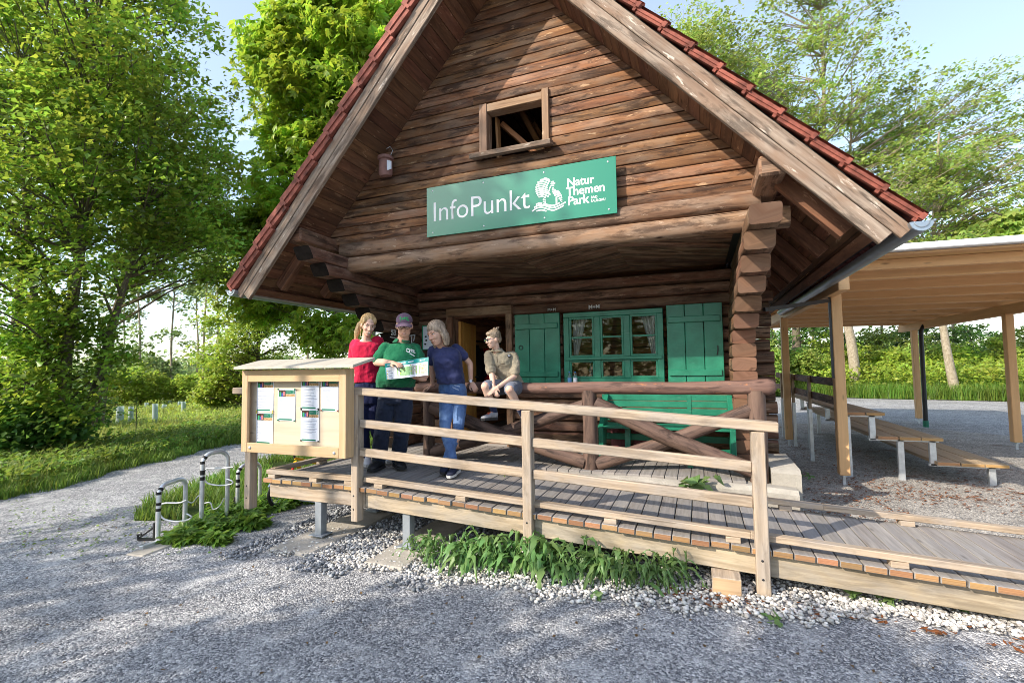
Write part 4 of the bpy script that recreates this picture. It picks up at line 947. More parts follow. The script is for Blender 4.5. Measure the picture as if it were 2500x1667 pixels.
# ------------------------------------------------------------------ vegetation
def raw_mesh(name, verts, faces_n, m, parent=None, smooth=False):
    """verts (N,k,3): every leaf is one k-sided strip cut into the given index faces"""
    N, k, _ = verts.shape; me = bpy.data.meshes.new(name); fs = faces_n; nl = sum(len(f) for f in fs)
    me.vertices.add(N*k); me.vertices.foreach_set('co', verts.astype(np.float32).ravel())
    idx = (np.arange(N)[:, None]*k + np.concatenate([np.array(f) for f in fs])[None, :]).ravel().astype(np.int32)
    me.loops.add(N*nl); me.loops.foreach_set('vertex_index', idx)
    st = np.concatenate([[0], np.cumsum([len(f) for f in fs])[:-1]])
    me.polygons.add(N*len(fs)); me.polygons.foreach_set('loop_start', (np.arange(N)[:, None]*nl+st[None, :]).ravel().astype(np.int32))
    me.update(calc_edges=True); return link(name, me, m, parent, smooth)
def unit(a): return a/np.maximum(np.linalg.norm(a, axis=-1, keepdims=True), 1e-9)
def leaves(name, P, size, m, parent=None, up=.9, droop=.35, wid=.62, fold=.18, kind='leaf', out=None, shape='kite'):
    N = len(P); nrm = rng.normal(size=(N, 3))*.5; nrm[:, 2] += up*.7; nrm += np.array(SUNDIR)*.55
    if out is not None: nrm += out*.5
    nrm = unit(nrm); d = rng.normal(size=(N, 3)); d[:, 2] = d[:, 2]*.3-droop
    d = unit(d-nrm*np.sum(d*nrm, 1, keepdims=True)); s = np.cross(d, nrm); L = size*(.65+.7*rng.random((N, 1))); W = L*wid*.5
    if shape == 'kite':
        q = np.stack([P, P+d*L*.42+s*W+nrm*W*fold*2, P+d*L-nrm*L*.12, P+d*L*.42-s*W+nrm*W*fold*2], 1)
        return raw_mesh(name, q, [(0, 1, 2), (0, 2, 3)], m, parent)
    if shape == 'lobed':          # maple-like: broad with three points
        q = np.stack([P, P+d*L*.30+s*W*1.15+nrm*W*fold, P+d*L*.55+s*W*.55, P+d*L-nrm*L*.1, P+d*L*.55-s*W*.55, P+d*L*.30-s*W*1.15+nrm*W*fold], 1)
        return raw_mesh(name, q, [(0, 1, 2, 3), (0, 3, 4, 5)], m, parent)
    if shape == 'palmate':        # five leaflets hanging from one point
        out_ = []
        for k, a in enumerate((-1.25, -.62, 0, .62, 1.25)):
            dk = d*math.cos(a)+s*math.sin(a); sk = s*math.cos(a)-d*math.sin(a); Lk = L*(1, .93, .75)[abs(k-2)] if k != 2 else L
            Wk = Lk*.19
            out_ += [P, P+dk*Lk*.6+sk*Wk-nrm*Lk*.05, P+dk*Lk-nrm*Lk*.30, P+dk*Lk*.6-sk*Wk-nrm*Lk*.05]
        q = np.stack(out_, 1); return raw_mesh(name, q, [(4*k+a, 4*k+b, 4*k+c) for k in range(5) for a, b, c in ((0, 1, 2), (0, 2, 3))], m, parent)
def in_ell(n, c, r, shell=.45):
    d = unit(rng.normal(size=(n, 3))); u = rng.random((n, 1))**shell; return np.array(c)+d*u*np.array(r)
def make_tree(name, label, cat, base, stems, ells, ncl, rcl, per, size, lm, bm, group=None, shape='lobed', seed=1, br=.035, fill=0, droop=.35, avoid=None, flat=.62, up=.9):
    """stems: list of (point list, base radius); ells: crown ellipsoids (centre, radii, weight)"""
    global rng
    rng = np.random.default_rng(seed); random.seed(seed)
    root = thing(name, label, cat, base, group)
    mb = MB(); SP = []
    for pts, r in stems:
        P = [V(p) for p in smooth_pts([tuple(p) for p in pts], 5)]
        n = len(P); mb.tube(P, [r*(1-.82*(k/(n-1)))*(1.35 if k == 0 else 1) for k in range(n)], 10, 0, True, wob=.12); SP += [(p, r*(1-.82*k/(n-1))) for k, p in enumerate(P)]
    C = []; wsum = sum(e[2] for e in ells)
    for c, r, w in ells:
        C += list(in_ell(int(ncl*w/wsum), c, r, .42))
    C = [c for c in C if c[2] > .35 and (avoid is None or not avoid(c))]
    allp = []; outs = []
    for c in C:
        cv = V(c); best = min(SP, key=lambda q: (q[0]-cv).length + 3*max(0, q[0].z-(cv.z-.35*math.hypot(q[0].x-cv.x, q[0].y-cv.y))))
        p, pr = best; mid = p.lerp(cv, .5)+V((random.uniform(-.2, .2), random.uniform(-.2, .2), random.uniform(-.05, .35)))
        b = min(pr*.6, br*random.uniform(.6, 1.3)); mb.tube([p, mid, cv], [b, b*.6, b*.22], 5, 0, False)
        rr = rcl*random.uniform(.6, 1.35); n = int(per*random.uniform(.6, 1.4))
        q = in_ell(n, c, (rr, rr, rr*flat), .55); allp.append(q)
        for _ in range(2):
            t = q[random.randrange(n)]; mb.tube([mid.lerp(cv, .6), V(t)], [b*.3, b*.1], 4, 0, False)
    mb.build('trunk', bm, root, smooth=True)
    P = np.concatenate(allp); P = P[P[:, 2] > .15]
    if avoid is not None:
        pass
    leaves('crown', P, size, lm, root, shape=shape, droop=droop, up=up)
    return root
L1 = leafmat('maple_leaf', (.19, .30, .042), (.42, .57, .065), .032, .40, .36, .4)
L2 = leafmat('chestnut_leaf', (.225, .33, .032), (.45, .60, .055), .028, .3, .38, .3)
L3 = leafmat('ash_leaf', (.235, .31, .065), (.44, .55, .10), .032, .3, .4, .35)
L4 = leafmat('bright_bush_leaf', (.27, .35, .045), (.48, .60, .08), .025, .3, .45, .25)
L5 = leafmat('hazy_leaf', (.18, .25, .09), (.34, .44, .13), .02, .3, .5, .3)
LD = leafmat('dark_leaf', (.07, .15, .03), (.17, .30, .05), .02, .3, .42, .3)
def P3(px, D, z): p = gd(px, D); p.z = z; return p
def E3(px, D, z, rx, ry, rz, w): p = gd(px, D); return ((p.x, p.y, z), (rx, ry, rz), w)
# big maples on the left
make_tree('maple_tree', 'large maple nearest the gravel path with sunlit yellow green crown', 'tree', gd(165, 10.4, -.1),
  [([P3(165, 10.4, -.15), P3(158, 10.5, 2), P3(190, 10.6, 5), P3(200, 10.8, 9), P3(210, 11, 13)], .15), ([P3(120, 10.6, -.15), P3(90, 10.6, 2.5), P3(40, 10.8, 6), P3(20, 10.8, 9)], .10), ([P3(200, 10.8, -.15), P3(260, 11, 2.4), P3(330, 11.3, 5), P3(360, 11.5, 8)], .09)],
  [E3(180, 10.6, 8.2, 2.9, 3.0, 4.2, 1.35), E3(350, 11.0, 6.1, 2.0, 2.0, 2.2, .42), E3(40, 10.4, 4.2, 2.4, 2.2, 2.4, .5), E3(440, 11.4, 4.7, 1.2, 1.4, .6, .10), E3(110, 10.2, 2.2, 1.4, 1.4, 1.3, .24), E3(60, 9.6, 1.2, 1.5, 1.3, .9, .18)],
  470, .62, 112, .132, L1, M['bark'], 'tall maples on the left', seed=3)
make_tree('maple_tree', 'darker maple behind the nearest one, its boughs reaching toward the cabin eave', 'tree', gd(240, 14.0, -.1),
  [([P3(240, 14, -.1), P3(270, 14, 3), P3(330, 14.2, 6), P3(340, 14.4, 11)], .16)],
  [E3(310, 14.2, 8.0, 2.2, 3.0, 4.0, 1), E3(500, 14.0, 5.3, 1.3, 1.4, 1.3, .16), E3(545, 14.2, 5.9, .9, 1.0, .6, .05)],
  150, .62, 105, .16, L1, M['bark'], 'tall maples on the left', seed=8)
make_tree('maple_tree', 'maple half cut off by the left edge with several bare grey stems', 'tree', gd(-60, 12.5, -.1),
  [([P3(20, 12.0, -.1), P3(35, 12, 3), P3(50, 12.2, 6), P3(40, 12.4, 10)], .13), ([P3(-120, 12.5, -.1), P3(-100, 12.5, 5), P3(-80, 12.5, 10)], .14)],
  [E3(-40, 12.4, 9.6, 3.0, 3.0, 3.6, 1)], 140, .65, 105, .15, L1, M['bark'], 'tall maples on the left', seed=21)
# chestnut rising behind the left roof slope
make_tree('chestnut_tree', 'horse chestnut with lit five fingered leaves rising behind the left roof slope', 'tree', gd(900, 17.5),
  [([P3(900, 17.5, 0), P3(905, 17.5, 4), P3(900, 17.6, 9), P3(880, 17.6, 14)], .24)],
  [E3(860, 17.2, 11.6, 3.5, 3.4, 3.6, 1), E3(760, 16.6, 7.4, 2.1, 2.3, 2.6, .5), E3(650, 16.4, 6.6, 1.2, 1.4, .8, .12), E3(690, 16.4, 5.0, 1.2, 1.4, 1.1, .16), E3(745, 16.4, 13.6, 1.6, 1.8, 2.4, .28), E3(640, 16.6, 4.2, .8, 1, .6, .06), E3(800, 15.4, 2.9, 1.3, .9, .45, .05), E3(980, 17.4, 14.0, 2.4, 2.4, 3.4, .5)],
  470, .85, 78, .25, L2, M['bark'], shape='palmate', seed=5, droop=.5)
# airy trees on the right
PT = 'airy tall trees behind the cabin'
make_tree('ash_tree', 'tall airy tree with pale forked trunk above the right roof slope', 'tree', gd(2088, 24, .3),
  [([P3(2088, 24, 0), P3(2080, 24, 3), P3(2050, 24, 6), P3(2030, 24, 10), P3(2045, 24, 15), P3(2050, 24, 21)], .25), ([P3(2040, 24, 8), P3(1990, 24, 11), P3(1960, 23.5, 15)], .12), ([P3(2045, 24, 9), P3(2100, 24, 12), P3(2120, 24, 17)], .10)],
  [E3(2020, 24, 14.5, 5.0, 3.5, 5.5, 1), E3(1800, 23.5, 13.5, 3.0, 2.2, 3.6, .5), E3(2200, 24, 13.5, 2.6, 2.2, 3.0, .4), E3(2050, 24, 8.4, 2.6, 2, 1.8, .3), E3(1880, 24, 9.5, 2.2, 2, 1.8, .25), E3(1720, 23.5, 17.5, 2.2, 2, 2.2, .25), E3(2045, 24, 20.5, 3.4, 2.6, 2.6, .4)],
  560, .80, 60, .20, L3, M['palebark'], PT, shape='lobed', seed=13, br=.06)
make_tree('ash_tree', 'broad airy tree whose top shows directly over the right roof slope', 'tree', gd(1760, 27, .2),
  [([P3(1760, 27, 0), P3(1755, 27, 6), P3(1770, 27, 12), P3(1775, 27, 19)], .22)], [E3(1790, 27, 15.5, 4.6, 3.2, 5.0, 1), E3(1690, 27, 20.5, 2.6, 2, 2, .3), E3(1950, 26.5, 11, 2.4, 2, 2, .3)], 300, .8, 60, .21, L3, M['palebark'], PT, shape='lobed', seed=14, br=.06)
make_tree('ash_tree', 'layered leafy tree between the tall pale trunk and the right edge', 'tree', gd(2240, 26, .2),
  [([P3(2240, 26, 0), P3(2235, 26, 6), P3(2250, 26, 14)], .2)], [E3(2330, 26, 16.2, 4.6, 2.8, 1.7, .7), E3(2480, 25, 13, 2.6, 2.6, 1.3, .35), E3(2240, 26, 11.0, 4.2, 2.6, 1.6, .7), E3(2380, 26, 8.4, 3.4, 2.6, 1.4, .5), E3(2130, 26, 8.0, 2.2, 2, 1.2, .3), E3(2420, 26, 14, 2.6, 2.4, 1.6, .3)], 330, .75, 40, .20, L3, M['palebark'], PT, shape='lobed', seed=15, br=.06, flat=.42)
make_tree('ash_tree', 'spreading tree at the right with layered boughs hanging above the pavilion', 'tree', gd(2330, 21, .2),
  [([P3(2330, 21, 0), P3(2310, 21, 3), P3(2300, 21, 7), P3(2330, 21, 12)], .2), ([P3(2305, 21, 6), P3(2200, 20.5, 8), P3(2120, 20, 9)], .09)],
  [E3(2300, 20.6, 10.0, 2.4, 2.2, 1.0, .55), E3(2200, 20.5, 8.6, 2.1, 2, .8, .4), E3(2420, 20, 9.0, 2.2, 2.0, 2.0, .6), E3(2300, 20.5, 6.9, 2.6, 2, .8, .4), E3(2150, 20.5, 7.3, 1.2, 1.2, .5, .15), E3(2400, 19.8, 7.6, 2, 2, .8, .3)],
  210, .66, 46, .17, L3, M['palebark'], PT, shape='lobed', seed=17, br=.05, flat=.4)
make_tree('chestnut_tree', 'chestnut boughs with large leaves reaching in at the right edge', 'tree', gd(2680, 15, .1),
  [([P3(2680, 15, 0), P3(2670, 15, 4), P3(2660, 15, 9)], .22), ([P3(2670, 15, 4.5), P3(2560, 14.6, 5.6), P3(2420, 14.4, 6.4)], .08)],
  [E3(2540, 14.4, 5.6, 1.3, 1.3, .6, .4), E3(2860, 15, 9, 2.0, 3, 3.5, .4), E3(2440, 14.5, 4.9, .7, .8, .3, .1)],
  80, .6, 45, .27, L3, M['bark'], shape='palmate', seed=19, droop=.55)
# slender trunks and young trees
TT = 'slender young trees beyond the meadow'
for i, (px, D, h, lean, lab) in enumerate(((335, 26, 9, 6, 'slender birch leftmost of the thin trunks over the meadow'), (420, 27, 9.5, -3, 'slender pale trunk in the middle of the meadow edge'), (478, 29, 8.5, 5, 'thin crooked young tree left of the bushy bright tree'), (500, 25, 10, -4, 'thin tree with pale stem left of the bushy bright tree'), (528, 24, 9, 4, 'thin stem closest to the bushy bright tree'), (300, 30, 8, 3, 'thin tree partly hidden behind the maple crown'), (748, 26, 8, 3, 'thin trunk seen between bushy tree and the woman in red'), (790, 28, 9, -3, 'slim pale trunk seen just above the notice board lid'), (815, 25, 8, 2, 'slim trunk seen above the right corner of the notice board'))):
    make_tree('young_tree', lab, 'tree', gd(px, D, -.09), [([P3(px, D, -.1), P3(px+lean, D, h*.35), P3(px-lean*.5, D, h*.7), P3(px+lean, D, h)], .075)],
      [E3(px, D, h*.78, 1.5, 1.5, h*.24, 1), E3(px+12, D, h*.42, .9, .9, .8, .18)], 26, .6, 40, .22, L5, M['palebark'], TT, seed=40+i, br=.02)
make_tree('bushy_tree', 'bright yellow green bushy tree standing right behind the notice board', 'tree', gd(625, 21, -.09),
  [([P3(625, 21, -.1), P3(630, 21, 3), P3(625, 21, 7)], .12)], [E3(628, 21, 4.0, 2.1, 2.1, 3.6, 1), E3(555, 20.5, 1.6, 1.4, 1.4, 1.5, .35)], 170, .62, 100, .15, L4, M['bark'], shape='kite', seed=61)
BB = 'trees behind the pavilion'
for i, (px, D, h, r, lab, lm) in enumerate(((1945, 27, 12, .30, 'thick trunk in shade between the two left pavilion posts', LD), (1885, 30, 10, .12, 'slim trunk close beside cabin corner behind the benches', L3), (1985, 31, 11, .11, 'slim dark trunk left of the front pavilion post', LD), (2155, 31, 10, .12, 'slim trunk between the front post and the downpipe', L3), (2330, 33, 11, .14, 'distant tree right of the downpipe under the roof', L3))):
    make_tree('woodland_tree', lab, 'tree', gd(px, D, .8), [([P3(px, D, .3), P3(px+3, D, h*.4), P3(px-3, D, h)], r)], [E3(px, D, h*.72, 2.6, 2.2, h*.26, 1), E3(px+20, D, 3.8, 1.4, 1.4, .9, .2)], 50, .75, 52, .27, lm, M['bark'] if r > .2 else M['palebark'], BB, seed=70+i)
SH = 'shrubs on the bank behind the pavilion'
def shrub(px, D, h, w, lm, lab, i, n=60, per=70, size=.15, z=0.25, grp=SH, nm='shrub'):
    b = gd(px, D, z); return make_tree(nm, lab, 'shrub', b, [([b, b+V((.1, 0, h*.5)), b+V((-.1, .1, h*.9))], .04), ([b, b+V((-.3, .1, h*.5))], .03)], [((b.x, b.y, z+h*.5), (w, w*.8, h*.52), 1)], n, .42, per, size, lm, M['bark'], grp, shape='kite', seed=100+i, br=.015)
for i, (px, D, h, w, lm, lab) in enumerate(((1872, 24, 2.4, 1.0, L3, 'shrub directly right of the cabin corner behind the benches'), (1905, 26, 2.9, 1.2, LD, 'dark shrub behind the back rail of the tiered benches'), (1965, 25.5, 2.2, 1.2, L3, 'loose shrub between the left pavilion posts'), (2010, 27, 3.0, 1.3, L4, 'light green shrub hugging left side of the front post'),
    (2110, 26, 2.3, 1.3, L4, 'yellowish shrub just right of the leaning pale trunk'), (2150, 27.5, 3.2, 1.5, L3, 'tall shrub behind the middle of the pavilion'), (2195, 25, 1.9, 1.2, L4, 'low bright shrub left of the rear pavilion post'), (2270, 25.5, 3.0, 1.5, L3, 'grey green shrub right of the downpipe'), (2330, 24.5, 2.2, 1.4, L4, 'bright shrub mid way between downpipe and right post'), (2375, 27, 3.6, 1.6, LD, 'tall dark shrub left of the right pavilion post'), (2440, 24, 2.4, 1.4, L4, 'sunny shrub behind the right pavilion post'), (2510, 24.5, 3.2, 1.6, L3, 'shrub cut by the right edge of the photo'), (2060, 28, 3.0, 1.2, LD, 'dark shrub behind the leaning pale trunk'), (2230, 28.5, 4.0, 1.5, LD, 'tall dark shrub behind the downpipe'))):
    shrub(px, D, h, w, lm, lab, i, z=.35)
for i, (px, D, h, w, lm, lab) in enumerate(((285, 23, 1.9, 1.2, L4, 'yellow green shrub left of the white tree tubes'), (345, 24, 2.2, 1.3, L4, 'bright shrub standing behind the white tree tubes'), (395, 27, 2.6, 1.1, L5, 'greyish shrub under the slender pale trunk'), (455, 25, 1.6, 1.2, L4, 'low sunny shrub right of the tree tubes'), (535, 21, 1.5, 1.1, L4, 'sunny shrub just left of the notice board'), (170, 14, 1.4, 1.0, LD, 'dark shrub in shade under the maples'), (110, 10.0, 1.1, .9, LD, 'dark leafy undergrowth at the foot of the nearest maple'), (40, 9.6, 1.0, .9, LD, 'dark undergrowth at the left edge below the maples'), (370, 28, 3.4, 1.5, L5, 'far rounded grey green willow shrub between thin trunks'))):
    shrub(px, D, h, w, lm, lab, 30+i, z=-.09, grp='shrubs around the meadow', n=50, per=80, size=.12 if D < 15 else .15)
# trees behind the camera whose crowns shade the forecourt
SB = 'shade trees behind the viewer'
for i, (T, dist, r, per, ncl, lab) in enumerate((((-.6, 2.1, 0), 11, (2.6, 1.7, 1.0), 80, 52, 'spreading tree behind the viewer shading the forecourt gravel'), ((-5.6, 2.4, 0), 11, (2.4, 2.2, 1.2), 30, 44, 'loose tree behind the viewer dappling the path and the bicycle rack'),
    ((-4.25, 4.5, 4.3), 15, (1.9, 1.6, 1.9), 54, 54, 'tall dense tree behind the viewer shading the left roof edge'), ((-2.75, 5.06, 3.45), 13, (.85, .75, .6), 75, 12, 'slender tree behind the viewer dappling left half of the sign'), ((3.4, 2.0, 0), 12, (1.5, .9, .7), 30, 14, 'small tree behind the viewer dappling the gravel at the lower right'))):
    c = V(T)+SUNDIR*dist
    make_tree('shade_tree', lab, 'tree', (c[0]-.6, c[1]-.8, -.05), [([V((c[0]-.6, c[1]-.8, -.1)), V((c[0]-.3, c[1]-.5, c[2]*.5)), V(c)], .13)], [(tuple(c), r, 1)], ncl, .5, per, .16, L1, M['bark'], SB, seed=150+i)
# far wood closing the view
def farwood():
    global rng
    rng = np.random.default_rng(77); P = []
    for k in range(420):
        px = random.uniform(-700, 3200); D = random.uniform(44, 75)
        if 1300 < px < 1700 and D < 46: continue
        h = random.uniform(2.5, 4.8)*(1.0 if px < 1200 else 1.2)*D/60; b = gd(px, D); c = (b.x, b.y, h*.5); P.append(in_ell(120, c, (2.6, 2.0, h*.55), .5))
    for k in range(330):
        px = random.uniform(0, 6.283); D = random.uniform(27, 40); x, y = D*math.cos(px), D*math.sin(px)
        if y > -4 and (CF.x*x+CF.y*y) > -6: continue
        h = random.uniform(6, 11); P.append(in_ell(150, (x, y, h*.5), (2.4, 2.4, h*.52), .5))
    P = np.concatenate(P); o = leaves('far_wood', P[P[:, 2] > -.1], .6, L5, shape='kite'); tag(o, 'far low belt of hazy woodland along the horizon', 'woodland', kind='stuff')
farwood()
# ------------------------------------------------------------------ grass, weeds, plants
def inside(P, poly):
    x, y = P[:, 0], P[:, 1]; r = np.zeros(len(P), bool); n = len(poly)
    for i in range(n):
        (x0, y0), (x1, y1) = poly[i], poly[(i+1) % n]
        c = ((y0 > y) != (y1 > y)) & (x < (x1-x0)*(y-y0)/(y1-y0+1e-12)+x0); r ^= c
    return r
def blades(name, P, h, w, m, lab, lean=.5):
    N = len(P); H_ = h*(.45+.9*rng.random((N, 1))); a = rng.random(N)*6.283; d = np.stack([np.cos(a), np.sin(a), np.zeros(N)], 1); s = np.stack([-np.sin(a), np.cos(a), np.zeros(N)], 1)
    ln = lean*(.3+rng.random((N, 1))); up = np.array([0, 0, 1.]); W = w*(.6+.8*rng.random((N, 1)))
    q = np.stack([P-s*W, P+s*W, P+d*H_*ln*.35+up*H_*.6+s*W*.7, P+d*H_*ln+up*H_, P+d*H_*ln*.35+up*H_*.6-s*W*.7], 1)
    o = raw_mesh(name, q, [(0, 1, 2, 4), (4, 2, 3)], m); return tag(o, lab, 'grass', kind='stuff')
rng = np.random.default_rng(5)
edge = np.array(LE)
def verge_pts(n, d0, d1, y0=1.5, y1=19, pw=1.0):
    y = y0+(y1-y0)*rng.random(n)**1.5; x = np.interp(y, edge[:, 1], edge[:, 0])-(d0+(d1-d0)*rng.random(n)**pw)+.10*np.sin(y*3.1)+.06*np.sin(y*9); return np.stack([x, y, np.full(n, -.1)], 1)
blades('verge_grass', verge_pts(34000, -.2, 2.0, pw=1.3), .17, .0055, M['grass'], 'fresh green grass along the left edge of the gravel path')
blades('verge_grass', verge_pts(5000, .1, 1.6), .36, .006, M['grasslit'], 'taller sunlit grass stems on the left verge')
P = verge_pts(24000, .05, 2.8); P[:, 2] += rng.random(len(P))*.34
tag(leaves('verge_weeds', P, .11, M['grass'], shape='kite', wid=.5), 'leafy nettles and herbs growing along the path verge', 'weeds', kind='stuff')
n = 52000; D = 12+34*rng.random(n)**1.35; px = -120+820*rng.random(n); P = np.array([[*(gd(a, b)[:2]), -.09] for a, b in zip(px, D)]); P = P[P[:, 0] < np.interp(P[:, 1], edge[:, 1], edge[:, 0])-.4]
blades('meadow_grass', P, .30, .011, M['grasslit'], 'tall sunlit meadow grass around the white tree tubes', .35)
n = 26000; D = 13+26*rng.random(n); px = -60+720*rng.random(n); P = np.array([[*(gd(a, b)[:2]), -.05] for a, b in zip(px, D)]); P[:, 2] += .22*rng.random(n); P = P[P[:, 0] < np.interp(P[:, 1], edge[:, 1], edge[:, 0])-.8]
tag(leaves('meadow_herbs', P, .14, L4, shape='kite'), 'yellow green meadow herbs between the saplings', 'herbs', kind='stuff')
poly = [(-7.0, 4.3), (-6.3, 3.75), (-5.6, 4.0), (-4.95, 4.7), (-4.75, 6.2), (-4.8, 9), (-5.1, 13), (-8.5, 16.2), (-9.7, 13.2), (-8.6, 9.5), (-7.9, 6.6)]
P = np.stack([-10+5.6*rng.random(60000), 3.6+12.6*rng.random(60000)**1.4, np.full(60000, -.1)], 1); P = P[inside(P, poly)]
P = P[[noise.noise(V((a*1.1, b*1.1, 0))) > -.22 for a, b, _ in P]]
blades('lawn_grass', P, .14, .006, M['grass'], 'patchy grass beside the bicycle rack and behind the cabin', .7)
# bank foot
xs = 2+24*rng.random(30000); r = 3.2*rng.random(30000)**1.6; y = 26.5-.30*(xs-8)+r; P = np.stack([xs, y, .02+.15*r], 1)
blades('bank_grass', P, .55, .014, M['grass'], 'grass at the foot of the bank beyond the gravel', .4)
P = np.stack([3+24*rng.random(24000), 0*xs[:24000], 0*xs[:24000]], 1); r = .8+5*rng.random(24000); P[:, 1] = 26.5-.30*(P[:, 0]-8)+r; P[:, 2] = .15+.12*r+1.1*rng.random(24000)
tag(leaves('bank_herbs', P, .17, L4, shape='kite'), 'bramble and herb thicket covering the bank', 'herbs', kind='stuff')
# low herbs at the rack and under the board
P = []
for px, py, rx, ry, n in ((440, 1322, .20, .10, 200), (500, 1292, .28, .16, 300), (560, 1262, .42, .26, 760), (640, 1235, .45, .35, 620), (600, 1285, .25, .15, 260), (700, 1215, .4, .5, 500), (760, 1210, .5, .5, 300), (530, 1325, .12, .08, 80)):
    c = gp(px, py); a = rng.random(n)*6.283; q = np.sqrt(rng.random(n)); P.append(np.stack([c.x+rx*q*np.cos(a), c.y+ry*q*np.sin(a), c.z+.01+.14*rng.random(n)*(1-q*.6)], 1))
P = np.concatenate(P); tag(leaves('ground_herbs', P, .10, leafmat('herb_leaf', (.15, .27, .04), (.28, .44, .06), .02, .3, .42, .25), shape='palmate', droop=.2, up=1.4), 'low leafy herbs spreading from the bicycle rack to under the notice board', 'herbs', kind='stuff')
# jagged weeds below the ramp
JW = leafmat('jagged_weed_leaf', (.165, .27, .09), (.27, .40, .12), .02, .25, .4, .2)
def jagged(mb, b, d, L, W, up0, drop):
    R = []; n = 9; d = V(d).normalized(); s = V((-d.y, d.x, 0))
    for k in range(n+1):
        u = k/n; w = W*math.sin(math.pi*min(1, u*.93+.05))**.8*(1.0 if k % 2 else .50)*(1-.35*u)
        c = V(b)+d*(L*u*.75)+V((0, 0, up0*math.sin(u*1.9)-drop*u*u)); sh = d*(.02 if k % 2 else 0)
        R.append([c+s*w-sh+V((0, 0, .25*w)), c, c-s*w-sh+V((0, 0, .25*w))])
    mb.rings(R, closed=False)
random.seed(4)
for i in range(38):
    x = -2.44+2.32*(i+.5)/38+random.uniform(-.03, .03); y = 3.83+random.uniform(-.07, .13)
    r = thing('weed_plant', 'green weed with jagged leaves in the row growing out from under the ramp beam', 'weed', (x, y, gz(x)), 'jagged weeds under the ramp')
    mb = MB(); sc_ = (.68+.42*math.sin(math.pi*(i+.5)/38)**.6)*random.uniform(.75, 1.15)
    for k in range(random.randint(8, 14)):
        a = random.uniform(-2.9, -.25); jagged(mb, (x+random.uniform(-.05, .05), y+random.uniform(-.03, .1), gz(x)+random.uniform(.03, .16)), (math.cos(a), math.sin(a), 0), random.uniform(.16, .40)*sc_, random.uniform(.018, .042)*sc_, random.uniform(.06, .26)*sc_, random.uniform(.08, .30)*sc_)
    mb.build('leaves', JW, r, smooth=True, fix=False)
def leafy(name, lab, c, n, spread, h, size, m, wid=.55):
    global rng
    rng = np.random.default_rng(int(abs(c[0])*991)+n); r = thing(name, lab, 'plant', c); mb = MB(); tips = []
    for k in range(max(3, n//5)):
        a = random.random()*6.28; t = V(c)+V((math.cos(a)*spread*random.random(), math.sin(a)*spread*random.random(), h*random.uniform(.5, 1))); mb.tube([c, V(c).lerp(t, .5)+V((0, 0, h*.1)), t], [.004, .003, .002], 5); tips += [t, V(c).lerp(t, .7)]
    mb.build('stem', M['grass'], r)
    P = np.array([tuple(random.choice(tips)+V((random.uniform(-1, 1), random.uniform(-1, 1), random.uniform(-.4, .4)))*size*.5) for _ in range(n)]); leaves('leaves', P, size, m, r, shape='kite', wid=wid, droop=.3); return r
leafy('leafy_plant', 'broad leaved green plant growing between plinth and ramp', tuple(at(1700, 1215, 5.18)), 46, .24, .20, .12, JW, .65)
for i, (px, py, n, s, h, lab) in enumerate(((2346, 1493, 10, .06, .06, 'tiny seedling at right under the ramp beam'), (1903, 1522, 8, .05, .04, 'tiny seedling at the edge of the pebble strip'), (2138, 1469, 26, .16, .08, 'low green plant in the pebbles right of the last railing post'), (1955, 1165, 22, .2, .08, 'small weed beside the right end of the plinth'), (1458, 1459, 8, .05, .05, 'little seedling in the pebbles left of the timber block'))):
    leafy('seedling', lab, tuple(gp(px, py)), n, s, h, .06, JW)
leafy('deck_weed', 'grass tuft growing through the deck by the back kerb', (-2.05, 5.06, .46), 24, .12, .07, .07, M['grass'], .15)
# tree guards in the meadow
TG = 'tree guard tubes in the meadow'
tubem = leafmat('frosted_tube', (.48, .58, .56), (.35, .45, .42), .01, .1, .5, .1)
for i, (bx, by, ty, w, lean, lab) in enumerate(((292, 1045, 992, 8, 0, 'leftmost wide pale tree guard tube of the meadow'), (318, 1045, 992, 5.5, .02, 'pale tree guard tube close right of the leftmost one'), (378, 1043, 986, 6, -.02, 'tall white tree guard tube with bright top in mid meadow'), (397, 1008, 988, 5, .3, 'leaning pale tree guard tube beside the tall white one'), (414, 995, 978, 4, 0, 'small white distant tree guard tube behind the leaning one'), (357, 1003, 983, 4, 0, 'bluish distant tree guard tube left of the tall one'), (437, 1000, 980, 4, .1, 'grey green distant tree guard tube in tall grass'), (447, 1015, 980, 5, 0, 'pale tree guard tube half hidden in grass'), (505, 1003, 973, 5, .1, 'whitish tree guard tube nearest the bushy tree'), (548, 985, 973, 4.5, 0, 'small pale tree guard tube just left of the notice board'), (476, 988, 974, 3.5, 0, 'tiny bluish distant tree guard tube'))):
    b = gp(bx, by); D = (b-EYE).dot(CF); h = (by-ty)/F*D*1.0; r = w/F*D
    mb = MB(); mb.tube([b, b+V((lean*h*.5, 0, h*.5)), b+V((lean*h, 0, h))], r, 10, cap=False); t = mb.build('tree_guard', tubem, smooth=True); tag(t, lab, 'tree guard', TG)
sp = gp(*c2(740, 850)); r = thing('spruce_sapling', 'thin dark spruce sapling in front of the tree tubes', 'sapling', sp); mb = MB(); mb.tube([sp, sp+V((.02, 0, 1.15))], [.014, .004], 6); mb.build('stem', M['bark'], r)
P = []
for k in range(26):
    z = .12+1.0*k/26; L = .34*(1-z/1.25); a = k*2.4
    for q in range(14): P.append((sp.x+math.cos(a)*L*q/14, sp.y+math.sin(a)*L*q/14, sp.z+z+.04*q/14))
leaves('needles', np.array(P), .05, LD, r, shape='kite', wid=.3)
rng = np.random.default_rng(31); n = 520; x = -7+11*rng.random(n); y = 1.6+3.6*rng.random(n); k_ = (y < 3.6) | (x < -4.9); x, y = x[k_], y[k_]
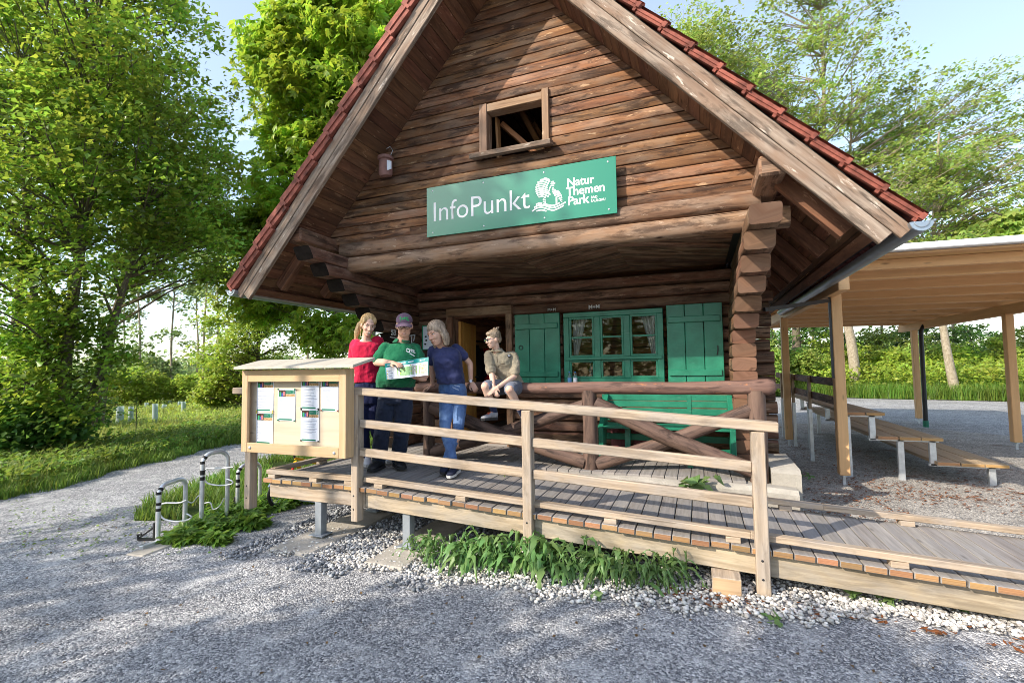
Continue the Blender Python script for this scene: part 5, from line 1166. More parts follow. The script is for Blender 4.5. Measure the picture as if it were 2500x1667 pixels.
P = np.stack([x, y, np.array([gz(a) for a in x])+.008], 1); tag(leaves('fallen_leaves', P, .028, plain('fallen_leaf', (.16, .095, .04), .8, .2, 0, .6, 20), up=3.0), 'small dry leaves and bits scattered over the gravel forecourt', 'leaves', kind='stuff')
n = 420; a = rng.random(n); px_ = 20+520*rng.random(n); P = np.array([tuple(gp(q, 1200+60*rng.random()+110*rng.random())) for q in px_]); tag(leaves('path_weeds', P+np.array([0, 0, .012]), .035, M['grass'], up=1.5), 'tiny weeds sprouting through the gravel path', 'weeds', kind='stuff')
# pebbles and loose stones
def stones(name, P, R, m, lab, cat, flat=.62, sub=1):
    bm = bmesh.new(); bmesh.ops.create_icosphere(bm, subdivisions=sub, radius=1); bv = np.array([v.co[:] for v in bm.verts]); bf = [tuple(v.index for v in f.verts) for f in bm.faces]; bm.free()
    N = len(P); k = len(bv); sc = np.stack([R*(.75+.5*rng.random(N)), R*(.6+.4*rng.random(N)), R*flat*(.7+.6*rng.random(N))], 1); a = rng.random(N)*6.283
    v = bv[None]*sc[:, None, :]*(1+.13*rng.normal(size=(N, k, 1))); c, s = np.cos(a)[:, None], np.sin(a)[:, None]
    q = np.stack([v[..., 0]*c-v[..., 1]*s, v[..., 0]*s+v[..., 1]*c, v[..., 2]], -1)+P[:, None, :]
    return tag(raw_mesh(name, q, bf, m, smooth=True), lab, cat, kind='stuff')
def pebblemat(name, lo, hi):
    t = NT(name); isl = t.island(); co = t.coord(); n = t.noise(co, 60, 4, .6)
    c = t.ramp(isl, [(0, lo), (.35, tuple(.5*(a+b) for a, b in zip(lo, hi))), (.7, hi), (1, tuple(min(.9, 1.25*a) for a in hi))]); c = t.hsv(c, t.maprange(t.math('FRACT', t.math('MULTIPLY', isl, 17.3)), 0, 1, .47, .53), .9, t.maprange(n, .3, .7, .85, 1.15)); return t.base(c, .8, .25)
rng = np.random.default_rng(9); bx = [-4.4, -3.4, -2.5, -1.75, -.94, -.2, .46, 1.02, 2.0, 3]; by = [3.60, 3.50, 3.49, 3.48, 3.42, 3.47, 3.53, 3.76, 3.9, 3.94]
n = 12000; x = -4.2+6.6*rng.random(n); y0 = np.interp(x, bx, by)+.05*np.sin(x*7)+.04*np.sin(x*17); u = rng.random(n); y = y0+(4.35-y0)*u**1.2; keep = (rng.random(n) < np.clip((y-y0)*9+.12, 0, 1)) & ~((x < -2.3) & (rng.random(n) < .35)) & ~((x < -4.0) & (y < 3.9))
x, y = x[keep], y[keep]; P = np.stack([x, y, np.array([gz(a) for a in x])+.008+.02*rng.random(len(x))], 1)
stones('pebbles', P, .009+.013*rng.random(len(P))**1.5, pebblemat('pale_pebble', (.24, .22, .20), (.66, .63, .58)), 'strip of pale rounded pebbles along the foot of the ramp', 'pebbles')
n = 5200; x = -4.3+2.2*rng.random(n); y = 3.3+1.9*rng.random(n); keep = (np.abs(x+3.72) > .27) & (np.abs(x+2.66) > .23); x, y = x[keep], y[keep]
P = np.stack([x, y, np.array([gz(a) for a in x])+.008+.015*rng.random(len(x))], 1); stones('pebbles', P, .010+.014*rng.random(len(P))**1.5, pebblemat('blue_grey_pebble', (.10, .11, .13), (.36, .37, .39)), 'dark grey pebbles around the footings under the boardwalk', 'pebbles')
n = 46000; x = -5.5+9.5*rng.random(n); y = 1.5+3.2*rng.random(n)**1.4; keep = (y < 3.5+.2*x*(x < -2)) | (x < -4.6); x, y = x[keep], y[keep]
P = np.stack([x, y, np.array([gz(a) for a in x])+.001], 1); stones('loose_gravel', P, .0035+.0060*rng.random(len(P))**2, pebblemat('gravel_stone', (.085, .085, .095), (.46, .45, .44)), 'loose angular chippings scattered over the forecourt', 'gravel', sub=1, flat=.7)
# ------------------------------------------------------------------ people
def skinmat(name, c):
    t = NT(name); co = t.coord(); n = t.noise(co, 9, 4, .6); f = t.noise(co, 130, 3, .6)
    col = t.mix(t.math('MULTIPLY', t.ramp(n, t.g((.45, 0), (.7, 1))), .45), c, (c[0]*1.02, c[1]*.72, c[2]*.66)); t.bump(f, .08, .002)
    t.b.inputs['Subsurface Weight'].default_value = .12; t.b.inputs['Subsurface Radius'].default_value = (.012, .005, .003); return t.base(col, .48, .35)
def cloth(name, c, c2=None, wr=.35, sc=16, rough=.85):
    t = NT(name); co = t.coord(); n = t.noise(co, 5, 5, .6, .4); f = t.noise(co, 420, 2, .5)
    col = t.ramp(n, [(.35, c), (.7, c2 or tuple(1.25*a for a in c))]); h = t.math('ADD', t.noise(t.mapping(co, (1, 1, .55)), sc, 3, .5, .8), t.math('MULTIPLY', f, .05)); t.bump(h, wr, .03)
    t.b.inputs['Sheen Weight'].default_value = .15; return t.base(col, rough, .2)
def hairmat(name, c1, c2):
    t = NT(name); co = t.coord(); n = t.noise(t.mapping(co, (85, 85, 9)), 1, 4, .6, .2); col = t.ramp(n, [(.3, c1), (.7, c2)]); t.bump(n, .7, .006); return t.base(col, .42, .5)
SK1, SK2 = skinmat('skin', (.66, .41, .30)), skinmat('fair_skin', (.72, .48, .37))
EW, EI, LIP, BROW = plain('eye_white', (.75, .73, .7), .2), plain('iris', (.03, .025, .02), .2), plain('lip', (.40, .09, .08), .45), plain('brow', (.09, .05, .03), .8)
TEETH = plain('teeth', (.8, .78, .74), .25)
def solid(name, mb, m, parent, vox=.007, smooth=5, wr=0, wsc=9, seed=0):
    me = mb.mesh(name+'_raw'); o = bpy.data.objects.new('tmp', me); COL.objects.link(o)
    r = o.modifiers.new('r', 'REMESH'); r.mode = 'VOXEL'; r.voxel_size = vox; r.use_smooth_shade = True
    if smooth: s = o.modifiers.new('s', 'SMOOTH'); s.factor = .5; s.iterations = smooth
    dg = bpy.context.evaluated_depsgraph_get(); dg.update(); out = bpy.data.meshes.new_from_object(o.evaluated_get(dg)); bpy.data.objects.remove(o); bpy.data.meshes.remove(me)
    out.name = name
    if wr:
        N_ = np.empty(len(out.vertices)*3, np.float32); out.vertices.foreach_get('normal', N_); N_ = N_.reshape(-1, 3)
        C_ = np.empty(len(out.vertices)*3, np.float32); out.vertices.foreach_get('co', C_); C_ = C_.reshape(-1, 3)
        for i in range(len(C_)):
            p = V(C_[i].tolist()); n1 = noise.noise(V((p.x*wsc+seed, p.y*wsc, p.z*wsc*.75))); n2 = noise.noise(V((p.x*wsc*2.3+seed, p.y*wsc*2.3, p.z*wsc*3.1)))
            C_[i] += N_[i]*(wr*((1-abs(n1)*2.2)*.6+n2*.5))
        out.vertices.foreach_set('co', C_.ravel()); out.update()
    out.materials.clear(); return link(name, out, m, parent, True)
def sp(pts, k=5): return [V(p) for p in smooth_pts([tuple(p) for p in pts], k)]
def limb(mb, pts, radii, n=14, k=5):
    P = sp(pts, k); R = []
    for i in range(len(pts)-1):
        for j in range(k): R.append(radii[i]+(radii[i+1]-radii[i])*j/k)
    R.append(radii[-1]); mb.tube(P, R, n, round_ends=True)
def torso(mb, rings, n=24, k=4, grow=0):
    """rings: (centre, across vector (unit), front vector (unit), half width, half depth)"""
    C = [tuple(r[0]) for r in rings]; P = smooth_pts(C, k); A = smooth_pts([(*r[1], r[3]) for r in rings], k); B = smooth_pts([(*r[2], r[4]) for r in rings], k); R = []
    for p, a, b in zip(P, A, B):
        x = V(a[:3]).normalized(); y = V(b[:3]).normalized(); ring = []
        for j in range(n):
            t = 2*math.pi*j/n; c, s = math.cos(t), math.sin(t)
            ring.append(V(p)+x*(math.copysign(abs(c)**.85, c)*(a[3]+grow))+y*(math.copysign(abs(s)**.85, s)*(b[3]+grow)))
        R.append(ring)
    mb.rings(R)
class Head:
    def __init__(s, c, f, up, sc=1.0):
        s.c = V(c); s.f = V(f).normalized(); u = V(up); s.u = (u-s.f*u.dot(s.f)).normalized(); s.r = s.f.cross(s.u).normalized(); s.k = sc   # r: the person's own right-hand... image side
    def p(s, x, y, z): return s.c+(s.r*x+s.f*y+s.u*z)*s.k
    def ball(s, mb, c, r, n=20, k=14): mb.ball(s.p(*c), tuple(a*s.k for a in r), 0, n, k, s.r, s.f, s.u)
    def build(s, mb, jaw=1.0, fat=1.0):
        s.ball(mb, (0, -.018, .035), (.076*fat, .094, .085)); s.ball(mb, (0, .012, .0), (.068*fat, .078, .085)); s.ball(mb, (0, .025, -.055), (.054*jaw*fat, .062, .055)); s.ball(mb, (0, .052, -.088), (.028*jaw, .03, .022))
        s.ball(mb, (0, .073, .030), (.052, .020, .014)); s.ball(mb, (.034, .062, -.022), (.022*fat, .022, .024)); s.ball(mb, (-.034, .062, -.022), (.022*fat, .022, .024))
        mb.tube([s.p(0, .086, .022), s.p(0, .099, -.005), s.p(0, .108, -.024)], [.009*s.k, .011*s.k, .0135*s.k], 10, round_ends=True)
        for q in (-1, 1): s.ball(mb, (q*.012, .095, -.027), (.010, .011, .008), 10, 6); s.ball(mb, (q*.076*fat, -.008, -.002), (.010, .020, .030), 12, 8)
        s.ball(mb, (0, .084, -.054), (.024, .012, .0075), 12, 6); s.ball(mb, (0, .082, -.064), (.021, .012, .0075), 12, 6)
    def bvh(s, o): me = o.data; s.t = BVHTree.FromPolygons([v.co for v in me.vertices], [tuple(p.vertices) for p in me.polygons])
    def hit(s, x, z, off=.0015):
        o = s.p(x, .3, z); h = s.t.ray_cast(o, -s.f); return (h[0] if h[0] else s.p(x, .08, z))+s.f*off
    def patch(s, name, pts, m, parent, off=.0015):
        mb = MB(); mb.poly([s.hit(x, z, off) for x, z in pts]); return mb.build(name, m, parent, fix=False)
    def face(s, root, brow=BROW, lip=LIP, smile=0, open_=0, lookdown=.3):
        for q in (-1, 1):
            ex = q*.031
            e = MB(); e.ball(s.hit(ex, .012, -.004), (.0125*s.k, .006*s.k, (.0062-.002*lookdown)*s.k), 0, 12, 6, s.r, s.f, s.u); eo = e.build('eye', EW, root, smooth=True)
            e = MB(); e.ball(s.hit(ex+.001, .0115-.002*lookdown, .001), (.0056*s.k, .003*s.k, .0052*s.k), 0, 10, 6, s.r, s.f, s.u); e.build('iris', EI, eo, smooth=True)
            e = MB(); e.tube([s.hit(ex-.013, .016, .001), s.hit(ex, .0195, .003), s.hit(ex+.014, .016, .001)], [.0014*s.k, .002*s.k, .0014*s.k], 6); e.build('eyelid', brow, eo)
            e = MB(); e.tube([s.hit(ex-.017, .031, .0), s.hit(ex, .0355, .001), s.hit(ex+.017, .031, .0)], [.0022*s.k, .0034*s.k, .002*s.k], 6); e.build('eyebrow', brow, root)
        w = .024+.008*smile; n = 9; top = [(-w+2*w*i/n, -.056+.012*smile*abs(2*i/n-1)**1.5+.0022*math.sin(math.pi*i/n)) for i in range(n+1)]; bot = [(x, z-(.010+.006*open_)*math.sin(math.pi*i/n)-.0015) for i, (x, z) in enumerate(top)]
        s.patch('mouth', top+bot[::-1], lip, root, .0025)
        if open_: s.patch('teeth', [(x*.78, z-.0015) for x, z in top[1:-1]]+[(x*.74, z+.004) for x, z in bot[1:-1]][::-1], TEETH, root, .0045)
def hand(mb, w, d, pn, thumb, k=1.0, curl=.5, spread=.25, curls=None):
    """w wrist, d hand direction, pn palm normal (curl goes that way), thumb: side vector"""
    d = V(d).normalized(); pn = V(pn); pn = (pn-d*pn.dot(d)).normalized(); s = d.cross(pn).normalized()
    if s.dot(V(thumb)) < 0: s = -s
    w = V(w)
    mb.ball(w+d*.048*k, (.052*k, .040*k, .0155*k), 0, 14, 8, d, s, pn); limb(mb, [w-d*.03*k, w+d*.02*k], [.024*k, .027*k], 12)
    for i, (off, L) in enumerate(((.029, .072), (.0095, .082), (-.0105, .076), (-.029, .060))):
        q = w+d*.085*k+s*off*k-pn*.002; dr = (d+s*off*spread*8).normalized(); a = 0; pts = [q-d*.02*k, q]; c = curl if curls is None else curls[i]
        for seg, fl in ((.45, .7), (.30, 1.0), (.25, .8)):
            a += c*fl; q = q+(dr*math.cos(a)+pn*math.sin(a))*L*k*seg; pts.append(q)
        mb.tube(pts, [.0105*k, .0102*k, .0095*k, .0088*k, .0075*k], 10, round_ends=True)
    q = w+d*.03*k+s*.033*k; pts = [q-s*.012*k, q+s*.018*k+d*.018*k+pn*.008*k, q+s*.024*k+d*.045*k+pn*.018*k, q+s*.016*k+d*.066*k+pn*.026*k]
    mb.tube(pts, [.013*k, .0125*k, .0105*k, .0085*k], 10, round_ends=True)
def shoe(name, heel, toe, m, sole, parent, w=.048, h=.085, top=None, lace=None):
    heel = V(heel); toe = V(toe); d = (toe-heel); L = d.length; d.normalize(); up = V((0, 0, 1)); up = (up-d*up.dot(d)).normalized(); s = d.cross(up); mb = MB(); R = []
    for u, ww, hh in ((0, .5, .8), (.04, .8, 1.05), (.18, .84, 1.12), (.38, .82, .98), (.55, .95, .72), (.75, 1.05, .56), (.92, .82, .44), (1, .4, .3)):
        c = heel+d*L*u; R.append([c+s*(w*ww*math.cos(t))+up*(.012+(h*hh)*max(0, .5+.5*math.sin(t))*(1 if math.sin(t) > -1 else 0)) for t in [2*math.pi*j/16 for j in range(16)]])
    mb.rings(R); o = mb.build(name, m, parent, smooth=True)
    mb = MB(); out = [(0, .55), (.05, .85), (.25, .86), (.45, .86), (.7, 1.1), (.9, .9), (1.02, .4)]
    P = [heel+d*L*u+s*w*ww*1.04 for u, ww in out]+[heel+d*L*u-s*w*ww*1.04 for u, ww in reversed(out)]; mb.prism(P, up*.026); mb.build('sole', sole, o)
    if lace:
        mb = MB()
        for u in (.36, .44, .52, .60): hh = h*(1.02-.9*(u-.3)); c = heel+d*L*u+up*(.016+hh); mb.tube([c-s*w*.45-up*.012, c+up*.003, c+s*w*.45-up*.012], .0035, 6)
        mb.build('lace', lace, o)
    return o
def person(label, base): return thing('person', label, 'person', base)
UP = V((0, 0, 1)); TC = V((-CF.x, -CF.y, 0)).normalized(); IR = V((CR.x, CR.y, 0)).normalized()     # towards the viewer, picture right
def fdir(deg, down=0): a = math.radians(deg); return (TC*math.cos(a)+IR*math.sin(a))*math.cos(math.radians(down))-UP*math.sin(math.radians(down))
SOLE = plain('dark_sole', (.02, .02, .022), .7); SOLEW = plain('white_sole', (.6, .6, .6), .6)

# --- man in the green polo shirt reading the map
D0 = 5.56; J = lambda x, y, d=0: dp(x, y, D0-d)
m_ = person('man in green polo shirt and purple cap reading an open map on the deck', J(955, 1140, .1))
hd = Head(J(987, 797, .06), fdir(10, 14), UP, 1.08)
nk = J(980, 838, .0); sL, sR = J(940, 851, .0), J(1014, 853, -.02)
eL, eR = J(920, 884, .06), J(1029, 893, .05); wL, wR = J(959, 887, .30), J(1022, 908, .26)
pv_ = J(966, 957, 0); ch = J(979, 878, .03); be = J(968, 920, .05); hL, hR = J(950, 965, 0), J(985, 965, 0)
kL, kR = J(935, 1040, .06), J(982, 1040, .02); aL, aR = J(925, 1118, .02), J(973, 1118, -.04)
mb = MB(); hd.build(mb, 1.12, 1.08); limb(mb, [nk-UP*.05, hd.p(0, -.02, -.06)], [.068, .062])
torso(mb, [(pv_, IR, TC, .15, .12), (be, IR, TC, .17, .14), (ch, IR, TC, .17, .13), (J(980, 848), IR, TC, .15, .09), (nk, IR, TC, .07, .06)])
for s_, e_, w_, dd, pn, th, cu in ((sL, eL, wL, (wL-eL), TC*-.3-UP, -TC, None), (sR, eR, wR, (IR*-.5+UP*.15+TC*.15), UP*.3-IR*.2+TC*.5, UP, [1.0, 1.0, 1.0, .9])):
    limb(mb, [s_, (s_+e_)/2, e_], [.058, .054, .046]); limb(mb, [e_, e_.lerp(w_, .35), w_], [.046, .047, .031])
hand(mb, wL, (wL-eL), -UP-TC*.2, TC, 1.05, .35); hand(mb, J(1030, 925, .25), (-IR*.9+UP*.12), (TC*-.15+UP*.75), TC, 1.05, .75)
limb(mb, [eR, J(1038, 915, .15), J(1030, 925, .25)], [.046, .043, .03])
for h_, k_, a_ in ((hL, kL, aL), (hR, kR, aR)): limb(mb, [h_, k_, a_], [.09, .06, .042])
mo = solid('body', mb, SK1, m_); hd.bvh(mo); hd.face(m_, smile=-.1, open_=.2, lookdown=.9)
mb = MB()
torso(mb, [(J(966, 944, .02), IR, TC, .212, .165), (J(967, 928, .05), IR, TC, .222, .178), (J(970, 905, .05), IR, TC, .212, .172), (ch, IR, TC, .20, .15), (J(980, 856), IR, TC, .195, .12), (J(980, 843), IR, TC, .125, .085), (J(981, 838), IR, TC, .08, .072)])
limb(mb, [J(948, 850), sL, (sL+eL)/2, sL.lerp(eL, .80)], [.06, .068, .069, .070]); limb(mb, [J(1003, 851), sR, (sR+eR)/2, sR.lerp(eR, .80)], [.06, .068, .069, .070])
POLO = cloth('green_polo', (.008, .125, .055), (.014, .175, .075)); so_ = solid('polo_shirt', mb, POLO, m_, wr=.013, seed=3)
mb = MB(); 
for q in (-1, 1): mb.rings([[nk+UP*.05+IR*(q*.075*math.cos(t))+TC*(.082*math.sin(t)-.01) for t in [-.9+2.2*j/10 for j in range(11)]], [nk+UP*(.012)+IR*(q*.105*math.cos(t))+TC*(.118*math.sin(t)-.005) for t in [-.9+2.2*j/10 for j in range(11)]]], closed=False)
c_ = mb.build('collar', POLO, so_, smooth=True); sm = c_.modifiers.new('s', 'SOLIDIFY'); sm.thickness = .006
def stick(o, lines, w, fn, m, name, parent, Dd):
    t = BVHTree.FromPolygons([v.co for v in o.data.vertices], [tuple(p.vertices) for p in o.data.polygons]); mb = MB()
    for L in lines:
        P = [V((*p, 0)) for p in L]; A_, B_ = [], []
        for i, p in enumerate(P):
            d = (P[min(i+1, len(P)-1)]-P[max(i-1, 0)]).normalized(); n = V((-d.y, d.x, 0))*w/2
            for lst, q in ((A_, p+n), (B_, p-n)):
                r = ray(*fn(q.x, q.y)); h = t.ray_cast(EYE, r.normalized()); lst.append((h[0] if h[0] else EYE+r*Dd)-r.normalized()*.004)
        mb.rings([[a, b] for a, b in zip(A_, B_)], closed=False)
    return mb.build(name, m, parent, fix=False)
Z1 = lambda x, y: (840+x*.1403, 740+y*.1403)
stick(so_, [[(1080, 810), (1105, 790), (1135, 805)], [(1078, 830), (1120, 850), (1150, 850)], [(1150, 800), (1140, 840)], [(1165, 805), (1225, 830)], [(1165, 835), (1240, 868)], [(1140, 870), (1185, 895), (1230, 922)]], 17, Z1, M['white'], 'emblem', so_, D0)
mb = MB(); torso(mb, [(J(966, 985), IR, TC, .175, .135), (pv_, IR, TC, .19, .15), (J(966, 938), IR, TC, .195, .155)])
for h_, k_, a_ in ((hL, kL, aL), (hR, kR, aR)): limb(mb, [h_, h_.lerp(k_, .5), k_, k_.lerp(a_, .5), a_+UP*.0], [.112, .108, .088, .086, .080])
TR = cloth('dark_trousers', (.014, .020, .040), (.03, .04, .072)); solid('trousers', mb, TR, m_, wr=.014, seed=9)
BS = plain('black_leather', (.014, .014, .017), .45, .5, 0, .2)
shoe('shoe', J(934, 1140, -.02), J(902, 1152, .24), BS, SOLE, m_, .056, .10, lace=SOLE); shoe('shoe', J(967, 1136, -.06), J(984, 1146, .17), BS, SOLE, m_, .056, .10, lace=SOLE)
mb = MB(); hd.ball(mb, (0, -.012, .062), (.088, .104, .082)); cp = hd
CAP = cloth('purple_cap', (.125, .075, .115), (.21, .13, .185), .15, 30); cm = solid('cap_raw', mb, CAP, m_, .008, 2)
bm = bmesh.new(); bm.from_mesh(cm.data); bmesh.ops.bisect_plane(bm, geom=bm.verts[:]+bm.edges[:]+bm.faces[:], plane_co=hd.p(0, 0, .05), plane_no=hd.u+hd.f*.12, clear_inner=True); bm.to_mesh(cm.data); bm.free(); cm.name = 'cap'
mb = MB(); R = []
for k in range(7):
    y = .06+.08*k/6; R.append([hd.p(.083*math.cos(t)*(1-.12*(k/6)**2), .055+(y-.02)*max(.02, math.sin(t)), .052-.022*(k/6)-.028*abs(math.cos(t))**2) for t in [math.pi*j/14 for j in range(15)]])
mb.rings(R, closed=False); pk = mb.build('peak', CAP, cm, smooth=True); pk.modifiers.new('s', 'SOLIDIFY').thickness = .006
CG = plain('green_thread', (.03, .35, .10), .7)
stick(cm, [[(985, 285), (975, 260), (990, 240)], [(1005, 290), (1030, 250)], [(1040, 285), (1060, 240), (1085, 280)], [(1075, 255), (1120, 250)], [(1080, 285), (1130, 290)], [(975, 308), (1130, 305)]], 20, Z1, CG, 'emblem', cm, D0-.15)
mb = MB(); hd.ball(mb, (0, -.045, .01), (.079, .07, .07)); solid('hair', mb, hairmat('grey_brown_hair', (.06, .045, .035), (.16, .13, .10)), m_, .008, 2)
def glasses(h, root, m, w=.026, hh=.017, z=.008):
    mb = MB()
    for q in (-1, 1):
        mb.tube([h.p(q*.033+w*math.cos(t), .104, z+hh*math.sin(t)) for t in [2*math.pi*j/16 for j in range(17)]], .0022*h.k, 6); mb.tube([h.p(q*.059, .102, z+.006), h.p(q*.083, .06, z+.008), h.p(q*.084, -.01, z+.004)], .0022*h.k, 6)
    mb.tube([h.p(-.008, .105, z+.004), h.p(.008, .105, z+.004)], .002*h.k, 6); g = mb.build('glasses', m, root)
    mb = MB()
    for q in (-1, 1): mb.poly([h.p(q*.033+w*math.cos(t), .103, z+hh*math.sin(t)) for t in [2*math.pi*j/16 for j in range(16)]])
    mb.build('lens', M['glass'], g, fix=False)
glasses(hd, m_, M['darksteel'])
# the map
mp_ = thing('map', 'unfolded printed park map with teal header held open by the man', 'map', J(990, 905, .34))
QD = lambda u, v: dp(*[a*(1-u)*(1-v)+b*u*(1-v)+c*(1-u)*v+d*u*v for a, b, c, d in zip(Z1(705, 1055), Z1(1470, 938), Z1(738, 1332), Z1(1468, 1252))], D0-.33-.03*math.cos(u*12.5)-.06*v)
def mappart(name, u0, u1, v0, v1, m, off, n=14):
    mb = MB(); R = [[QD(u0+(u1-u0)*i/n, v0+(v1-v0)*j/4)-CF*off for i in range(n+1)] for j in range(5)]; mb.rings(R, closed=False); return mb.build(name, m, mp_, smooth=True, fix=False)
TEAL = plain('teal_print', (.005, .24, .23), .5); shp = mappart('sheet', 0, 1, 0, 1, M['paper'], 0); shp.modifiers.new('s', 'SOLIDIFY').thickness = .001
mappart('header', 0, 1, 0, .235, TEAL, .002); mappart('map_print', .25, .96, .36, .86, plain('map_green', (.24, .44, .20), .6, .3, 0, .45, 40), .002); mappart('map_print', .62, .965, .37, .84, plain('map_beige', (.42, .40, .34), .6, .3, 0, .5, 60), .003)
mappart('edge_print', 0, .012, .2, 1, TEAL, .003); mappart('edge_print', .985, 1, .2, 1, TEAL, .003)
for u0, u1, v0, v1 in ((.06, .12, .09, .14), (.14, .27, .09, .13), (.30, .32, .08, .14), (.35, .66, .085, .135), (.80, .84, .09, .16), (.86, .93, .08, .11), (.86, .92, .13, .15)): mappart('header_print', u0, u1, v0, v1, M['paper'], .004, 3)
for u0, u1, v0, v1 in ((.07, .15, .46, .49), (.07, .17, .62, .65), (.07, .15, .78, .81), (.07, .16, .92, .95), (.37, .44, .29, .32), (.62, .70, .28, .31)): mappart('caption_print', u0, u1, v0, v1, M['ink'], .004, 3)
for u0, v0 in ((.03, .45), (.03, .62), (.03, .78), (.03, .92), (.33, .29), (.58, .28), (.80, .28), (.42, .5), (.58, .62), (.70, .7), (.33, .68), (.85, .55)): mappart('marker_print', u0, u0+.025, v0, v0+.05, M['pin'], .005, 2)

# --- woman in red
D1 = 5.80; J = lambda x, y, d=0: dp(x, y, D1-d)
w1_ = person('smiling blonde woman in red T-shirt standing behind the notice board', J(905, 1130, 0))
hd = Head(J(899, 795, .05), fdir(28, 18), UP+IR*.10, 1.08)
nk = J(893, 827, -.01); sL, sR = J(867, 840, 0), J(924, 832, -.06); eL, eR = J(860, 892, -.04), J(940, 880, -.1); wL, wR = J(872, 930, -.02), J(930, 915, -.1); pv_ = J(900, 950, -.02); ch = J(895, 868, 0); wa = J(898, 908, 0); ax = (IR-TC*.25).normalized(); fr = (TC+IR*.25).normalized()
mb = MB(); hd.build(mb, .95, .96); limb(mb, [nk-UP*.04, hd.p(0, -.02, -.06)], [.052, .048]); torso(mb, [(pv_, ax, fr, .155, .11), (wa, ax, fr, .12, .09), (ch, ax, fr, .14, .11), (J(894, 843, -.01), ax, fr, .12, .07), (nk, ax, fr, .05, .05)])
for s_, e_, w_ in ((sL, eL, wL), (sR, eR, wR)): limb(mb, [s_, e_], [.044, .036]); limb(mb, [e_, w_], [.036, .024]); hand(mb, w_, w_-e_, IR, TC, .9, .4)
hL, hR = J(890, 962, -.02), J(916, 962, -.04); kL, kR = J(888, 1040, .02), J(915, 1040, 0); aL, aR = J(896, 1112, .0), J(940, 1112, -.1)
for h_, k_, a_ in ((hL, kL, aL), (hR, kR, aR)): limb(mb, [h_, k_, a_], [.08, .052, .036])
bo = solid('body', mb, SK2, w1_); hd.bvh(bo); hd.face(w1_, smile=.8, open_=1, lookdown=.6)
mb = MB(); torso(mb, [(J(899, 933, -.02), ax, fr, .172, .125), (wa, ax, fr, .146, .108), (J(896, 885, 0), ax, fr, .152, .125), (ch, ax, fr, .165, .135), (J(894, 844, -.01), ax, fr, .165, .095), (J(893, 834, -.01), ax, fr, .10, .066)])
limb(mb, [J(876, 841), sL, sL.lerp(eL, .72)], [.052, .056, .057]); limb(mb, [J(912, 836, -.04), sR, sR.lerp(eR, .72)], [.052, .056, .057])
solid('tshirt', mb, cloth('red_tshirt', (.42, .006, .035), (.66, .015, .075)), w1_, wr=.013, seed=5)
mb = MB(); torso(mb, [(J(902, 985, -.02), ax, fr, .15, .11), (pv_, ax, fr, .164, .122), (J(900, 928, -.02), ax, fr, .15, .11)])
for h_, k_, a_ in ((hL, kL, aL), (hR, kR, aR)): limb(mb, [h_, k_, a_], [.092, .064, .048])
solid('trousers', mb, cloth('navy_trousers', (.012, .016, .06), (.022, .03, .10)), w1_, wr=.006, seed=1)
WS = plain('white_canvas', (.62, .62, .66), .7); shoe('shoe', J(898, 1124, -.05), J(897, 1140, .2), WS, SOLEW, w1_, .044, .075); shoe('shoe', J(944, 1118, -.12), J(948, 1130, .08), WS, SOLEW, w1_, .044, .075)
BL = hairmat('blonde_hair', (.26, .15, .06), (.66, .46, .22)); mb = MB(); hd.ball(mb, (0, -.028, .048), (.087, .092, .09)); hd.ball(mb, (-.056, .005, .06), (.026, .055, .045)); hd.ball(mb, (.054, .005, .06), (.026, .055, .045)); mb.tube([hd.p(.068, .035, .04), hd.p(.076, .025, -.02), hd.p(.074, .02, -.09), hd.p(.07, .03, -.13)], [.007, .008, .006, .004], 8, round_ends=True)
mb.tube([hd.p(.02, -.105, .03), hd.p(.06, -.14, -.03), hd.p(.085, -.12, -.12), hd.p(.095, -.09, -.21)], [.034, .040, .036, .012], 12, round_ends=True); solid('hair', mb, BL, w1_, .007, 2, wr=.004, wsc=30)

# --- woman in the navy top leaning on the rail
D2 = 5.82; J = lambda x, y, d=0: dp(x, y, D2-d)
w2_ = person('woman in navy top and blue jeans leaning back on the porch rail with crossed feet', J(1090, 1160, .6))
hd = Head(J(1066, 815, .14), fdir(-36, 18), UP-IR*.22, 1.20)
nk = J(1079, 846, .04); ax = (IR+TC*.12).normalized(); fr = (TC-IR*.12).normalized(); sL, sR = J(1054, 856, .04), J(1117, 851, .0); eL, eR = J(1055, 902, -.04), J(1148, 888, -.06); wL, wR = J(1056, 941, -.08), J(1150, 932, -.04); ch = J(1090, 876, .06); wa = J(1096, 915, .06); pv_ = J(1105, 953, .05)
mb = MB(); hd.build(mb, .95, .95); limb(mb, [nk-UP*.04, J(1073, 835, .08), hd.p(0, -.02, -.06)], [.055, .05, .048]); torso(mb, [(pv_, ax, fr, .155, .11), (wa, ax, fr, .125, .09), (ch, ax, fr, .14, .105), (J(1084, 852, .03), ax, fr, .13, .07), (nk, ax, fr, .05, .05)])
for s_, e_, w_ in ((sL, eL, wL), (sR, eR, wR)): limb(mb, [s_, s_.lerp(e_, .5), e_], [.046, .042, .036]); limb(mb, [e_, e_.lerp(w_, .3), w_], [.036, .035, .024])
hand(mb, wL, (-IR*.75-UP*.35+TC*.1), -UP, TC, .92, .3); hand(mb, wR, (IR*.45-UP*.75+TC*.2), -TC-UP*.2, -IR, .95, .55)
hL, hR = J(1090, 970, .05), J(1124, 970, .05); kL, kR = J(1087, 1052, .30), J(1118, 1050, .28); aL, aR = J(1106, 1120, .50), J(1092, 1116, .46)
for h_, k_, a_ in ((hL, kL, aL), (hR, kR, aR)): limb(mb, [h_, k_, a_], [.08, .054, .038])
bo = solid('body', mb, SK1, w2_); hd.bvh(bo); hd.face(w2_, smile=.35, lookdown=.9, brow=plain('light_brow', (.22, .15, .10), .8))
